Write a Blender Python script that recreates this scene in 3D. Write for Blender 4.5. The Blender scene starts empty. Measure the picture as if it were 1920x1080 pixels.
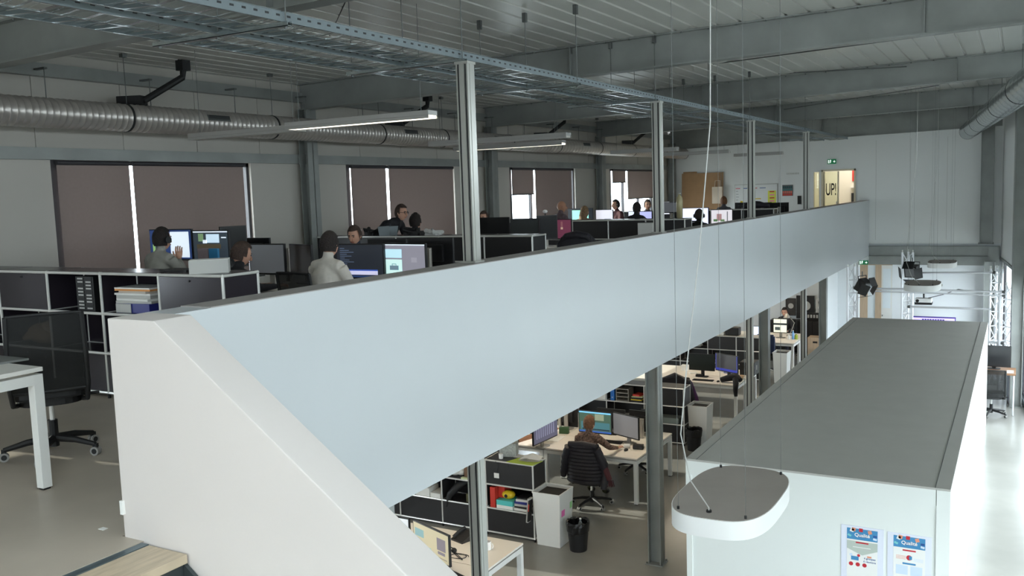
import bpy, bmesh, math, random
from mathutils import Vector, Matrix
random.seed(7)
S = bpy.context.scene
COL = S.collection
pi = math.pi

# ------------------------------------------------------------------ camera
CAM = Vector((0, 0, 1.65))
F_PX, YAW, PITCH, ROLL = 1696.5, .51295, .105013, -.033381
_fwd = Vector((-math.sin(YAW) * math.cos(PITCH), math.cos(YAW) * math.cos(PITCH), -math.sin(PITCH)))
_r = Vector((math.cos(YAW), math.sin(YAW), 0))
_u = _r.cross(_fwd)
RIGHT = _r * math.cos(ROLL) + _u * math.sin(ROLL)
UP = -_r * math.sin(ROLL) + _u * math.cos(ROLL)
cd = bpy.data.cameras.new('camera')
cam = bpy.data.objects.new('camera', cd)
COL.objects.link(cam)
cam.matrix_world = Matrix.Translation(CAM) @ Matrix((RIGHT, UP, -_fwd)).transposed().to_4x4()
cd.sensor_fit = 'HORIZONTAL'
cd.sensor_width = 36
cd.lens = F_PX * 36 / 1920
cd.clip_start = .05
S.camera = cam


def ray(x, y):
    return RIGHT * ((x - 960) / F_PX) - UP * ((y - 540) / F_PX) + _fwd


def aty(x, y, Y):
    d = ray(x, y)
    return CAM + d * (Y / d.y)


def atz(x, y, z):
    d = ray(x, y)
    return CAM + d * ((z - CAM.z) / d.z)


def atx(x, y, X):
    d = ray(x, y)
    return CAM + d * (X / d.x)


# ------------------------------------------------------------------ world, light, exposure
W = bpy.data.worlds.new('sky')
S.world = W
W.use_nodes = True
bg = W.node_tree.nodes['Background']
bg.inputs[0].default_value = (.89, .935, 1.0, 1)
bg.inputs[1].default_value = 9.0
S.view_settings.view_transform = 'Standard'
S.view_settings.look = 'None'
S.view_settings.gamma = 1
S.view_settings.exposure = 0.14
S.view_settings.use_curve_mapping = False
SUN = bpy.data.lights.new('sun', 'SUN')
SUN.energy = 6.0
SUN.angle = .01
SUN.color = (1, .93, .82)
so = bpy.data.objects.new('sun', SUN)
COL.objects.link(so)
so.rotation_euler = Vector((.93, .10, -.33)).to_track_quat('-Z', 'Y').to_euler()


def portal(loc, sx, sy, direction):
    l = bpy.data.lights.new('daylight_portal', 'AREA')
    l.shape = 'RECTANGLE'
    l.size, l.size_y = sx, sy
    l.cycles.is_portal = True
    o = bpy.data.objects.new('daylight_portal', l)
    COL.objects.link(o)
    o.location = loc
    o.rotation_euler = Vector(direction).to_track_quat('-Z', 'Y').to_euler()
    return o


ZF = -3.15            # lower floor
XL, YF = -9.4, 26.9   # left wall, far wall
YR = -5.0             # wall behind the camera


def xr(y):            # right facade line (skewed)
    return -.42 + .101 * (27 - y)


portal((-3.0, YR + .02, 1.5), 6.0, 1.6, (0, 1, 0))
portal((-.8, YR + .02, -1.65), 6.4, 1.9, (0, 1, 0))
_a, _b = Vector((xr(-4.5), -4.5, 0)), Vector((xr(26), 26, 0))
_m = (_a + _b) / 2
portal((_m.x - .02, _m.y, -1.7), (_b - _a).length, 2.4, (-1, -.101, 0))

_a, _b = Vector((xr(-4.4), -4.4, 0)), Vector((xr(18.8), 18.8, 0))
_m = (_a + _b) / 2
portal((_m.x - .02, _m.y, 2.475), (_b - _a).length, .75, (-1, -.101, 0))

portal((-1.0, -.3, 3.9), 3.0, 2.6, (0, 0, -1))

# ------------------------------------------------------------------ materials
MATS = {}


def lin(c):
    return tuple(((v / 255) / 12.92 if v / 255 <= .04045 else ((v / 255 + .055) / 1.055) ** 2.4) for v in c[:3]) + (1,)


def mat(name, rgb, rough=.5, metal=0, var=0, scale=6, bump=0, bscale=None, emit=0, alpha=1, spec=None, stretch=None):
    if name in MATS:
        return MATS[name]
    m = bpy.data.materials.new(name)
    m.use_nodes = True
    nt = m.node_tree
    b = nt.nodes['Principled BSDF']
    b.inputs['Base Color'].default_value = lin(rgb)
    b.inputs['Roughness'].default_value = rough
    b.inputs['Metallic'].default_value = metal
    if spec is not None:
        b.inputs['Specular IOR Level'].default_value = spec
    if var or bump:
        tc = nt.nodes.new('ShaderNodeTexCoord')
        mp = nt.nodes.new('ShaderNodeMapping')
        nt.links.new(tc.outputs['Object'], mp.inputs['Vector'])
        if stretch:
            mp.inputs['Scale'].default_value = stretch
    if var:
        n = nt.nodes.new('ShaderNodeTexNoise')
        n.inputs['Scale'].default_value = scale
        n.inputs['Detail'].default_value = 6
        nt.links.new(mp.outputs[0], n.inputs['Vector'])
        r = nt.nodes.new('ShaderNodeValToRGB')
        c = lin(rgb)
        r.color_ramp.elements[0].position = .3
        r.color_ramp.elements[1].position = .7
        r.color_ramp.elements[0].color = tuple(max(0, v * (1 - var)) for v in c[:3]) + (1,)
        r.color_ramp.elements[1].color = tuple(min(1, v * (1 + var)) for v in c[:3]) + (1,)
        nt.links.new(n.outputs['Fac'], r.inputs['Fac'])
        nt.links.new(r.outputs['Color'], b.inputs['Base Color'])
    if bump:
        n2 = nt.nodes.new('ShaderNodeTexNoise')
        n2.inputs['Scale'].default_value = bscale or scale * 3
        nt.links.new(mp.outputs[0], n2.inputs['Vector'])
        bm_ = nt.nodes.new('ShaderNodeBump')
        bm_.inputs['Strength'].default_value = bump
        bm_.inputs['Distance'].default_value = .02
        nt.links.new(n2.outputs['Fac'], bm_.inputs['Height'])
        nt.links.new(bm_.outputs['Normal'], b.inputs['Normal'])
    if emit:
        b.inputs['Emission Color'].default_value = lin(rgb)
        b.inputs['Emission Strength'].default_value = emit
    if alpha < 1:
        b.inputs['Alpha'].default_value = alpha
    MATS[name] = m
    return m


def scr(rgb, k=.8):          # lit pixels of a screen
    n = 'screen_%d_%d_%d_%d' % (rgb[0], rgb[1], rgb[2], k * 10)
    return mat(n, rgb, .4, emit=k) if n not in MATS else MATS[n]


def glass_mat(name, tint, refl):
    m = bpy.data.materials.new(name)
    m.use_nodes = True
    nt = m.node_tree
    nt.nodes.clear()
    o = nt.nodes.new('ShaderNodeOutputMaterial')
    mx = nt.nodes.new('ShaderNodeMixShader')
    t = nt.nodes.new('ShaderNodeBsdfTransparent')
    t.inputs[0].default_value = tint
    g = nt.nodes.new('ShaderNodeBsdfGlossy')
    g.inputs['Roughness'].default_value = .02
    mx.inputs[0].default_value = refl
    nt.links.new(t.outputs[0], mx.inputs[1])
    nt.links.new(g.outputs[0], mx.inputs[2])
    nt.links.new(mx.outputs[0], o.inputs[0])
    MATS[name] = m
    return m


def mesh_mat():
    m = bpy.data.materials.new('chair_mesh_fabric')
    m.use_nodes = True
    b = m.node_tree.nodes['Principled BSDF']
    b.inputs['Base Color'].default_value = lin((28, 29, 28))
    b.inputs['Roughness'].default_value = .8
    b.inputs['Alpha'].default_value = .72
    MATS['mesh_fabric'] = m
    return m


GALV = mat('galvanised_steel', (142, 145, 142), .45, .3, var=.14, scale=2.2, bump=.05)
GALVD = mat('galvanised_dark', (100, 103, 102), .5, .3, var=.12, scale=2)
TRAYM = mat('zinc_tray', (176, 184, 186), .22, .9, var=.08, scale=9)
DUCT = mat('duct_metal', (190, 184, 178), .3, .6, var=.06, scale=14)
ALU = mat('anodised_aluminium', (178, 178, 172), .35, .6)
DECK = mat('ceiling_deck_paint', (198, 198, 192), .28, 0, var=.03, scale=2)
WALLP = mat('wall_panel_paint', (186, 182, 174), .55, 0, var=.02, scale=1.5)
WHITEW = mat('white_wall_paint', (226, 228, 226), .5, 0, var=.012, scale=1.2, bump=.02, bscale=40)
WARMW = mat('guard_wall_paint', (214, 207, 202), .6, 0, var=.02, scale=1.4, bump=.04, bscale=30)
PARAW = mat('parapet_paint', (192, 196, 198), .32, 0, var=.012, scale=1.2, bump=.01, bscale=30)
CAPM = mat('parapet_cap_grey', (150, 146, 142), .5, 0, var=.03)
CONC = mat('upper_concrete_floor', (176, 166, 152), .42, 0, var=.10, scale=1.6, bump=.03, bscale=8)
CONCL = mat('lower_concrete_floor', (144, 142, 136), .22, 0, var=.09, scale=1.1, bump=.02, bscale=5)
BLIND = mat('blind_fabric', (152, 136, 131), .85, 0, var=.03, scale=30)
_nt = BLIND.node_tree
_tr = _nt.nodes.new('ShaderNodeBsdfTranslucent')
_tr.inputs[0].default_value = (.5, .42, .4, 1)
_mx = _nt.nodes.new('ShaderNodeMixShader')
_mx.inputs[0].default_value = .09
_out = [n for n in _nt.nodes if n.type == 'OUTPUT_MATERIAL'][0]
_nt.links.new(_nt.nodes['Principled BSDF'].outputs[0], _mx.inputs[1])
_nt.links.new(_tr.outputs[0], _mx.inputs[2])
_nt.links.new(_mx.outputs[0], _out.inputs[0])
BLACK = mat('matt_black', (24, 24, 25), .55)
BLACKG = mat('gloss_black_panel', (44, 39, 46), .25, .1)
DARKP = mat('charcoal_panel', (44, 43, 44), .4, .1)
CHROME = mat('chrome_tube', (236, 236, 232), .22, .35)
WHITEP = mat('white_laminate', (232, 230, 224), .4)
WHITEM = mat('white_powder_coat', (228, 228, 224), .45)
CREAM = mat('cream_laminate', (236, 229, 218), .45)
BEZEL = mat('monitor_plastic', (22, 22, 24), .35)
SILV = mat('silver_plastic', (172, 168, 160), .35, .4)
OFFS = mat('dark_screen', (46, 47, 49), .18)
GREYS = mat('grey_screen', (112, 114, 118), .3, emit=.22)  # grey screens carry a faint even glow
PODR = mat('pod_roof_grey', (184, 182, 176), .7, 0, var=.03, scale=3)
PODW = mat('pod_white', (232, 236, 232), .45)
LAMPT = mat('lamp_top_grey', (158, 150, 143), .7, var=.04, scale=5)
LAMPS = mat('lamp_white_edge', (240, 240, 238), .4)
WOODT = mat('tread_oak', (190, 174, 150), .5, 0, var=.14, scale=5, stretch=(8, 1, 1))
WOOD = mat('pale_wood', (190, 166, 140), .55, 0, var=.1, scale=4, stretch=(6, 6, .6))
CARD = mat('brown_cardboard', (176, 140, 102), .8, 0, var=.06, scale=4)
RUB = mat('rubber_grey', (150, 148, 144), .6)
PAPER = mat('paper_white', (236, 236, 232), .7)
PAPERG = mat('paper_grey', (190, 190, 186), .7)
GLASS = glass_mat('window_glass', (.95, .99, .99, 1), .05)
DOORG = glass_mat('door_glass', (.92, .95, .88, 1), .06)
MESHF = mesh_mat()
GREEN = mat('exit_green', (14, 108, 66), .5, emit=.35)
SIGNW = mat('exit_white', (235, 245, 238), .5, emit=.7)
BLUE = mat('binder_blue', (40, 110, 190), .4)
NAVY = mat('navy_folder', (46, 52, 130), .4)
TEAL = mat('teal_box', (90, 200, 196), .5)
YEL = mat('yellow_plastic', (226, 196, 40), .4)
RED = mat('red_card', (206, 62, 50), .5)
ORANGE = mat('orange_paper', (222, 152, 84), .6)
LIME = mat('lime_paper', (176, 200, 60), .6)
PINK = mat('pink_note', (240, 120, 190), .6)
MINT = mat('mint_note', (160, 220, 150), .6)
BEIGE = mat('beige_cloth', (168, 142, 112), .85, var=.12, scale=8)
TUBE = mat('truss_aluminium', (230, 232, 236), .3, .35)
AMBER = mat('amber_vase', (186, 176, 136), .3, .1)
SOIL = mat('bin_inside', (26, 26, 26), .8)
LIGHTON = mat('lamp_diffuser', (255, 246, 226), .4, emit=2.5)
LIGHTON2 = mat('slab_lamp_diffuser', (255, 238, 212), .4, emit=24.0)
LIGHTDIM = mat('lamp_diffuser_off', (200, 196, 188), .5)
PLASTB = mat('black_bag_plastic', (20, 20, 22), .25)
PUFF = mat('padded_jacket', (40, 38, 44), .55, var=.12, scale=9, bump=.3, bscale=20)
LENS = mat('lens_glass', (60, 62, 70), .1)
CLEAR = mat('clear_plastic', (190, 200, 205), .15, alpha=.35)


# ------------------------------------------------------------------ mesh builder
class MB:
    def __init__(s):
        s.v, s.f, s.m = [], [], []

    def quadmesh(s, vs, fs, mi=0):
        o = len(s.v)
        s.v += [tuple(v) for v in vs]
        s.f += [tuple(i + o for i in f) for f in fs]
        s.m += [mi] * len(fs)
        return s

    def box(s, x0, x1, y0, y1, z0, z1, mi=0):
        return s.quadmesh([(x0, y0, z0), (x1, y0, z0), (x1, y1, z0), (x0, y1, z0), (x0, y0, z1), (x1, y0, z1), (x1, y1, z1), (x0, y1, z1)],
                          [(3, 2, 1, 0), (4, 5, 6, 7), (0, 1, 5, 4), (1, 2, 6, 5), (2, 3, 7, 6), (3, 0, 4, 7)], mi)

    def cbox(s, c, d, rot=None, mi=0):
        o = len(s.v)
        s.box(-d[0] / 2, d[0] / 2, -d[1] / 2, d[1] / 2, -d[2] / 2, d[2] / 2, mi)
        R = rot if rot is not None else Matrix.Identity(3)
        for i in range(o, len(s.v)):
            s.v[i] = tuple(R @ Vector(s.v[i]) + Vector(c))
        return s

    def tube(s, a, b, r, n=10, r2=None, mi=0, caps=True):
        a, b = Vector(a), Vector(b)
        r2 = r if r2 is None else r2
        d = (b - a).normalized()
        u = d.orthogonal().normalized()
        w = d.cross(u)
        vs = []
        for p, q in ((a, r), (b, r2)):
            for i in range(n):
                t = 2 * pi * i / n
                vs.append(p + u * (q * math.cos(t)) + w * (q * math.sin(t)))
        fs = [(i, (i + 1) % n, n + (i + 1) % n, n + i) for i in range(n)]
        if caps:
            fs += [tuple(range(n - 1, -1, -1)), tuple(range(n, 2 * n))]
        return s.quadmesh(vs, fs, mi)

    def path(s, pts, r, n=8, mi=0):
        pts = [Vector(p) for p in pts]
        vs, fs = [], []
        prev = None
        for k, p in enumerate(pts):
            d = (pts[min(k + 1, len(pts) - 1)] - pts[max(k - 1, 0)]).normalized()
            u = d.orthogonal().normalized() if prev is None else (prev - d * prev.dot(d)).normalized()
            prev = u
            w = d.cross(u)
            rr = r[k] if isinstance(r, (list, tuple)) else r
            for i in range(n):
                t = 2 * pi * i / n
                vs.append(p + u * (rr * math.cos(t)) + w * (rr * math.sin(t)))
        for k in range(len(pts) - 1):
            for i in range(n):
                fs.append((k * n + i, k * n + (i + 1) % n, (k + 1) * n + (i + 1) % n, (k + 1) * n + i))
        fs.append(tuple(range(n - 1, -1, -1)))
        fs.append(tuple(range((len(pts) - 1) * n, len(pts) * n)))
        return s.quadmesh(vs, fs, mi)

    def prism(s, poly, axis, a, b, mi=0):
        # poly of 2-D points, extruded along axis ('x','y','z') from a to b
        def P(p, t):
            return {'x': (t, p[0], p[1]), 'y': (p[0], t, p[1]), 'z': (p[0], p[1], t)}[axis]
        n = len(poly)
        vs = [P(p, a) for p in poly] + [P(p, b) for p in poly]
        fs = [tuple(range(n - 1, -1, -1)), tuple(range(n, 2 * n))] + [(i, (i + 1) % n, n + (i + 1) % n, n + i) for i in range(n)]
        return s.quadmesh(vs, fs, mi)

    def lathe(s, prof, c=(0, 0, 0), n=20, mi=0):
        vs, fs = [], []
        for r, z in prof:
            for i in range(n):
                t = 2 * pi * i / n
                vs.append((c[0] + r * math.cos(t), c[1] + r * math.sin(t), c[2] + z))
        for k in range(len(prof) - 1):
            for i in range(n):
                fs.append((k * n + i, k * n + (i + 1) % n, (k + 1) * n + (i + 1) % n, (k + 1) * n + i))
        fs.append(tuple(range(n - 1, -1, -1)))
        fs.append(tuple(range((len(prof) - 1) * n, len(prof) * n)))
        return s.quadmesh(vs, fs, mi)

    def ball(s, c, r, seg=12, ring=8, mi=0):
        r = (r, r, r) if not isinstance(r, (tuple, list)) else r
        prof = []
        vs, fs = [], []
        for k in range(ring + 1):
            t = pi * k / ring
            for i in range(seg):
                a = 2 * pi * i / seg
                vs.append((c[0] + r[0] * math.sin(t) * math.cos(a), c[1] + r[1] * math.sin(t) * math.sin(a), c[2] - r[2] * math.cos(t)))
        for k in range(ring):
            for i in range(seg):
                fs.append((k * seg + i, k * seg + (i + 1) % seg, (k + 1) * seg + (i + 1) % seg, (k + 1) * seg + i))
        return s.quadmesh(vs, fs, mi)

    def data(s, name, mats, bevel=0, smooth=False):
        me = bpy.data.meshes.new(name)
        me.from_pydata(s.v, [], s.f)
        bm = bmesh.new()
        bm.from_mesh(me)
        for f, mi in zip(bm.faces, s.m):
            f.material_index = mi
        bmesh.ops.remove_doubles(bm, verts=bm.verts, dist=1e-5) if smooth else None
        bmesh.ops.recalc_face_normals(bm, faces=bm.faces)
        if bevel:
            es = [e for e in bm.edges if len(e.link_faces) == 2 and e.calc_face_angle(0) > .5]
            bmesh.ops.bevel(bm, geom=es, offset=bevel, segments=2, affect='EDGES', profile=.6)
        if smooth:
            for f in bm.faces:
                f.smooth = True
            for e in bm.edges:
                if len(e.link_faces) == 2 and e.calc_face_angle(0) > .7:
                    e.smooth = False
        bm.to_mesh(me)
        bm.free()
        for m in (mats if isinstance(mats, (list, tuple)) else [mats]):
            me.materials.append(m)
        return me

    def build(s, name, mats, parent=None, bevel=0, smooth=False, label=None):
        return link(name, s.data(name, mats, bevel, smooth), parent, label)


def link(name, me, parent=None, label=None, loc=None, rz=None):
    o = bpy.data.objects.new(name, me)
    COL.objects.link(o)
    if parent is not None:
        o.parent = parent
    if label:
        o['label'] = label
    if loc is not None:
        o.location = loc
    if rz:
        o.rotation_euler.z = rz
    return o


def thing(name, label, cat, loc=(0, 0, 0), rz=0, group=None):
    o = bpy.data.objects.new(name, None)
    COL.objects.link(o)
    o.empty_display_size = .1
    o.location = loc
    o.rotation_euler.z = rz
    return tag(o, label, cat, group)


def tag(o, label, cat, group=None):
    o['label'] = label
    o['category'] = cat
    if group:
        o['group'] = group
    return o


def struct(o, label=None):
    o['kind'] = 'structure'
    if label:
        o['label'] = label
    return o


def B(x0, x1, y0, y1, z0, z1):
    return MB().box(x0, x1, y0, y1, z0, z1)


def copy_tree(o, parent=None):
    c = o.copy()
    COL.objects.link(c)
    c.parent = parent
    for ch in list(o.children):
        copy_tree(ch, c)
    return c


def text_mesh(txt, size, bold=0):
    cu = bpy.data.curves.new('lettering', 'FONT')
    cu.body = txt
    cu.size = size
    cu.align_x = 'CENTER'
    cu.extrude = .0008
    cu.offset = bold
    o = bpy.data.objects.new('lettering', cu)
    COL.objects.link(o)
    dg = bpy.context.evaluated_depsgraph_get()
    me = bpy.data.meshes.new_from_object(o.evaluated_get(dg))
    bpy.data.objects.remove(o)
    return me


def lettering(txt, size, m, parent, loc, rot=(pi / 2, 0, 0), name='lettering', bold=0):
    me = text_mesh(txt, size, bold)
    me.materials.clear()
    me.materials.append(m)
    o = link(name, me, parent)
    o.location = loc
    o.rotation_euler = rot
    return o

#%%STRUCTURE
# ------------------------------------------------------------------ the building shell
YA = [5.2, 10.4, 15.75, 21.2, 26.72]          # roof frames
ZB, ZT = 2.96, 3.34                            # beam underside / top at the left wall


def zr(x):
    return .018 * (x - XL)


struct(B(-30, 40, -30, 60, -3.6, -3.45).build('ground', mat('outdoor_paving', (150, 152, 150), .8, var=.1, scale=.4)), 'pale paved ground outside the building')
struct(B(XL - .2, 3.2, YR - .2, 31, ZF - .28, ZF).build('floor', CONCL), 'polished grey concrete floor of the lower level')
up = MB().prism([(XL - .1, YR), (3.0, YR), (3.0, 1.35), (-3.74, 1.35), (-3.74, 2.85), (-3.9, 2.85), (-3.9, YF), (XL - .1, YF)], 'z', -.3, 0)
struct(up.build('floor', CONC), 'grey concrete floor of the upper level')

# ceiling: slab with steel deck sheets
cz = ZT + zr(-3.4)
HX0, HX1, HY0, HY1 = -2.5, .5, -1.6, 1.0      # unseen roof light, added to brighten the guard top and void


def slab(m, xa, xb, ya, yb):
    m.prism([(xa, ZT + .09 + zr(xa)), (xb, ZT + .09 + zr(xb)), (xb, ZT + .3 + zr(xb)), (xa, ZT + .3 + zr(xa))], 'y', ya, yb)


m = MB()
slab(m, XL - .3, 3.2, HY1, 27.2)
slab(m, XL - .3, 3.2, YR, HY0)
slab(m, XL - .3, HX0, HY0, HY1)
slab(m, HX1, 3.2, HY0, HY1)
ceil = struct(m.build('ceiling', DECK), 'white ribbed steel deck ceiling')
struct(B(HX0, HX1, HY0, HY1, ZT + .32, ZT + .33).build('window_22', GLASS), 'added glazed roof light above the stairs, unseen')


def deck_sheet(L):
    p = []
    n = 4
    for i in range(n):
        a = i * .25
        p += [(a + .0, 0), (a + .205, 0), (a + .212, .016), (a + .243, .016)]
    p.append((1.0, 0))
    m = MB()
    for a, b in zip(p[:-1], p[1:]):
        m.quadmesh([(a[0], 0, a[1]), (b[0], 0, b[1]), (b[0], L, b[1]), (a[0], L, a[1])], [(0, 1, 2, 3)])
    m.box(0, 1.0, 0, L, .018, .04)
    return m.data('deck_sheet', DECK)


ys = [YR] + YA[:-1] + [27.0]
for y0, y1 in zip(ys[:-1], ys[1:]):
    me = deck_sheet(y1 - y0)
    for k in range(13):
        x = XL - .1 + k
        if y0 < 0 and 7 <= k <= 9:
            for ya, yb in ((y0, HY0), (HY1, y1)):
                o = link('deck_sheet', deck_sheet(yb - ya), ceil, loc=(x, ya, ZT + zr(x) + .001))
                o.rotation_euler.y = -math.atan(.018)
            continue
        o = link('deck_sheet', me, ceil, loc=(x, y0, ZT + zr(x) + .001))
        o.rotation_euler.y = -math.atan(.018)


# dark seam across the deck sheets
_a, _b = atz(648, 2, ZT + zr(-4.9) - .004), atz(572, 166, ZT + zr(-8.2) - .004)
MB().tube(_a, _b, .008, 6).build('deck_seam', mat('seam_dark', (70, 70, 70), .7), ceil)


def ibeam_along_x(x0, x1, y, zb, zt, fw=.17, ft=.016, wt=.012):
    m = MB()
    for (ya, yb, za, zc) in ((-fw / 2, fw / 2, zb, zb + ft), (-wt / 2, wt / 2, zb + ft, zt - ft), (-fw / 2, fw / 2, zt - ft, zt)):
        m.prism([(x0, za + zr(x0)), (x1, za + zr(x1)), (x1, zc + zr(x1)), (x0, zc + zr(x0))], 'y', y + ya, y + yb)
    for x in (-4.9, -.9):
        m.prism([(x, zb + ft + zr(x)), (x + .012, zb + ft + zr(x)), (x + .012, zt - ft + zr(x)), (x, zt - ft + zr(x))], 'y', y - fw / 2 + .01, y + fw / 2 - .01)
    return m


bl = ['nearest galvanised roof beam crossing behind the near end of the cable trays',
      'galvanised roof beam, second from the camera, over the gap after the first window',
      'galvanised roof beam, third from the camera, crossing above the mezzanine',
      'galvanised roof beam, fourth from the camera, just before the far wall',
      'galvanised roof beam lying along the top of the far wall']
for y, l in zip(YA, bl):
    zb = ZB if y < 26 else ZB - .18
    b = tag(ibeam_along_x(XL + .05, xr(y) - .05, y, zb, ZT).build('roof_beam', GALV), l, 'beam', 'roof beams')
    # bolts along the top flange
    m = MB()
    for k in range(26):
        x = XL + .5 + k * .32
        if x < xr(y) - .2:
            m.tube((x, y - .075, ZT - .03 + zr(x)), (x, y - .075, ZT - .012 + zr(x)), .012, 6)
    bo = m.build('bolt_row', GALVD, b)
    bo['kind'] = 'stuff'


def icol(name, label, x, y, z0, z1, w=.17, d=.2, rz=0, group=None, m_=None):
    t = thing(name, label, 'column', (x, y, z0), rz, group)
    m = MB()
    h = z1 - z0
    m.box(-d / 2, -d / 2 + .014, -w / 2, w / 2, 0, h).box(d / 2 - .014, d / 2, -w / 2, w / 2, 0, h).box(-d / 2, d / 2, -.006, .006, 0, h)
    m.build('shaft', m_ or GALV, t)
    B(-d / 2 - .03, d / 2 + .03, -w / 2 - .03, w / 2 + .03, 0, .015).build('base_plate', m_ or GALV, t)
    mm = MB()
    for sx in (-1, 1):
        for sy in (-1, 1):
            mm.tube((sx * (d / 2 + .012), sy * (w / 2 + .012), .015), (sx * (d / 2 + .012), sy * (w / 2 + .012), .035), .012, 6)
    mm.build('anchor_bolts', GALVD, t)
    return t


for y, l in zip(YA[1:], ['galvanised wall column between the first and second blind windows', 'galvanised wall column between the second and third blind windows',
                          'galvanised wall column between the third and fourth blind windows', 'galvanised corner column where the left wall meets the far wall']):
    icol('steel_column', l, XL + .15, y if y < 26 else y - .15, 0, ZB + zr(XL + .15), w=.22, d=.17, group='upper wall columns')
for x, y, l in ((-4.02, 5.05, 'galvanised lower column beside the sloped white guard wall'), (-3.98, 10.62, 'galvanised lower column in front of the bench with the padded jacket'),
                (-3.98, 16.3, 'galvanised lower column beside the far white square bin'), (-3.98, 21.9, 'galvanised lower column near the portrait pictures')):
    icol('steel_column', l, x, y, ZF, -.43, w=.16, d=.17, group='lower mezzanine columns')
icol('steel_column', 'galvanised column at the right end of the far wall', -.76, 26.7, -.1, ZB - .15 + zr(0), w=.22, d=.3, group='facade columns')
icol('steel_column', 'tall galvanised column on the right edge beside the facade window', xr(21.3) - .16, 21.3, ZF, ZB + zr(0), w=.22, d=.22, rz=.1, group='facade columns')
icol('steel_column', 'galvanised lower column in the far right corner by the white truss', -.66, 26.6, ZF, -.55, w=.22, d=.26, group='facade columns')

# left wall
H = 3.5
WIN = [(.9, 3.9), (6.35, 9.36), (11.42, 14.6), (16.74, 19.98), (22.1, 25.3)]
WZ0, WZ1 = .45, 2.18
seg = [YR]
for a, b in WIN:
    seg += [a, b]
seg.append(27.1)
wl = MB()
wl.box(XL - .14, XL, YR, 27.1, -.3, WZ0)
for i in range(0, len(seg), 2):
    wl.box(XL - .14, XL, seg[i], seg[i + 1], WZ0, WZ1)
wl.box(XL - .14, XL - .02, YR, 27.1, WZ1, H)
LWZ0, LWZ1 = ZF + .9, ZF + 1.75
wl.box(XL - .14, XL, YR, 27.1, LWZ1, -.3).box(XL - .14, XL, YR, 27.1, ZF, LWZ0)
for i in range(0, len(seg), 2):
    wl.box(XL - .14, XL, seg[i], seg[i + 1], LWZ0, LWZ1)
WL = struct(wl.build('wall_left', WALLP), 'off-white insulated panel wall with windows')
pm = B(0, .018, .004, 1.12 - .004, 0, H - WZ1).data('wall_panel', WALLP)
y = YR
while y < 26.5:
    link('wall_panel', pm, WL, loc=(XL - .02, y, WZ1))
    y += 1.12
t = thing('wall_girt', 'horizontal galvanised girt running above the blind windows', 'beam', (XL, 0, 2.18))
B(.0, .08, YR + .1, 26.6, 0, .13).build('channel', GALV, t)
for yy in YA:
    B(.08, .1, yy - .14, yy + .14, -.01, .14).build('bracket', GALV, t)
tag(B(XL, XL + .1, 1, 26.6, 3.08, 3.22).build('eave_beam', GALV), 'galvanised eave beam along the top of the left wall', 'beam')
struct(B(XL, XL + .02, YR, 26.9, 0, .08).build('baseboard_left', GALVD))

# windows in the left wall
FRM = mat('dark_window_frame', (52, 50, 54), .5)
for i, (a, b) in enumerate(WIN):
    t = struct(thing('window_%d' % (i + 1), 'dark framed window behind roller blinds', 'window', (XL - .07, a, WZ0)))
    del t['category']
    w, h = b - a, WZ1 - WZ0
    m = MB()
    m.box(-.03, .06, 0, .1, 0, h).box(-.03, .03, w - .05, w, 0, h).box(-.03, .03, 0, w, 0, .05).box(-.03, .03, 0, w, h - .05, h)
    m.box(-.03, .03, w * .31, w * .31 + .06, 0, h).box(-.03, .03, w * .66, w * .66 + .06, 0, h)
    m.build('window_frame', FRM, t)
    for p0, p1 in ((.05, w * .31), (w * .31 + .06, w * .66), (w * .66 + .06, w - .05)):
        B(-.004, .004, p0, p1, .05, h - .05).build('pane', GLASS, t)
    B(.03, .1, 0, w, -.03, 0).build('window_sill', GALVD, t)
    portal((XL - .16, (a + b) / 2, (WZ0 + WZ1) / 2), w, h, (1, 0, 0))


for i, (a, b) in enumerate(WIN):
    t = struct(thing('window_%d' % (i + 31), 'lower left window under the mezzanine', 'window', (XL - .07, a, LWZ0)))
    del t['category']
    w, h = b - a, LWZ1 - LWZ0
    m = MB()
    m.box(-.03, .03, 0, .05, 0, h).box(-.03, .03, w - .05, w, 0, h).box(-.03, .03, 0, w, 0, .05).box(-.03, .03, 0, w, h - .05, h).box(-.03, .03, w * .5, w * .5 + .06, 0, h)
    m.build('window_frame', FRM, t)
    B(-.004, .004, .05, w - .05, .05, h - .05).build('pane', GLASS, t)
    portal((XL - .16, (a + b) / 2, (LWZ0 + LWZ1) / 2), w, h, (1, 0, 0))


def blind(y0, y1, zbot, label):
    t = thing('roller_blind', label, 'blind', (XL + .03, y0, zbot), group='roller blinds')
    B(-.002, .002, 0, y1 - y0, .02, WZ1 - zbot - .02).build('fabric', BLIND, t)
    B(-.006, .006, 0, y1 - y0, 0, .025).build('bottom_bar', FRM, t)
    MB().tube((0, 0, WZ1 - zbot - .03), (0, y1 - y0, WZ1 - zbot - .03), .028, 12).build('roller', FRM, t)


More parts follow.
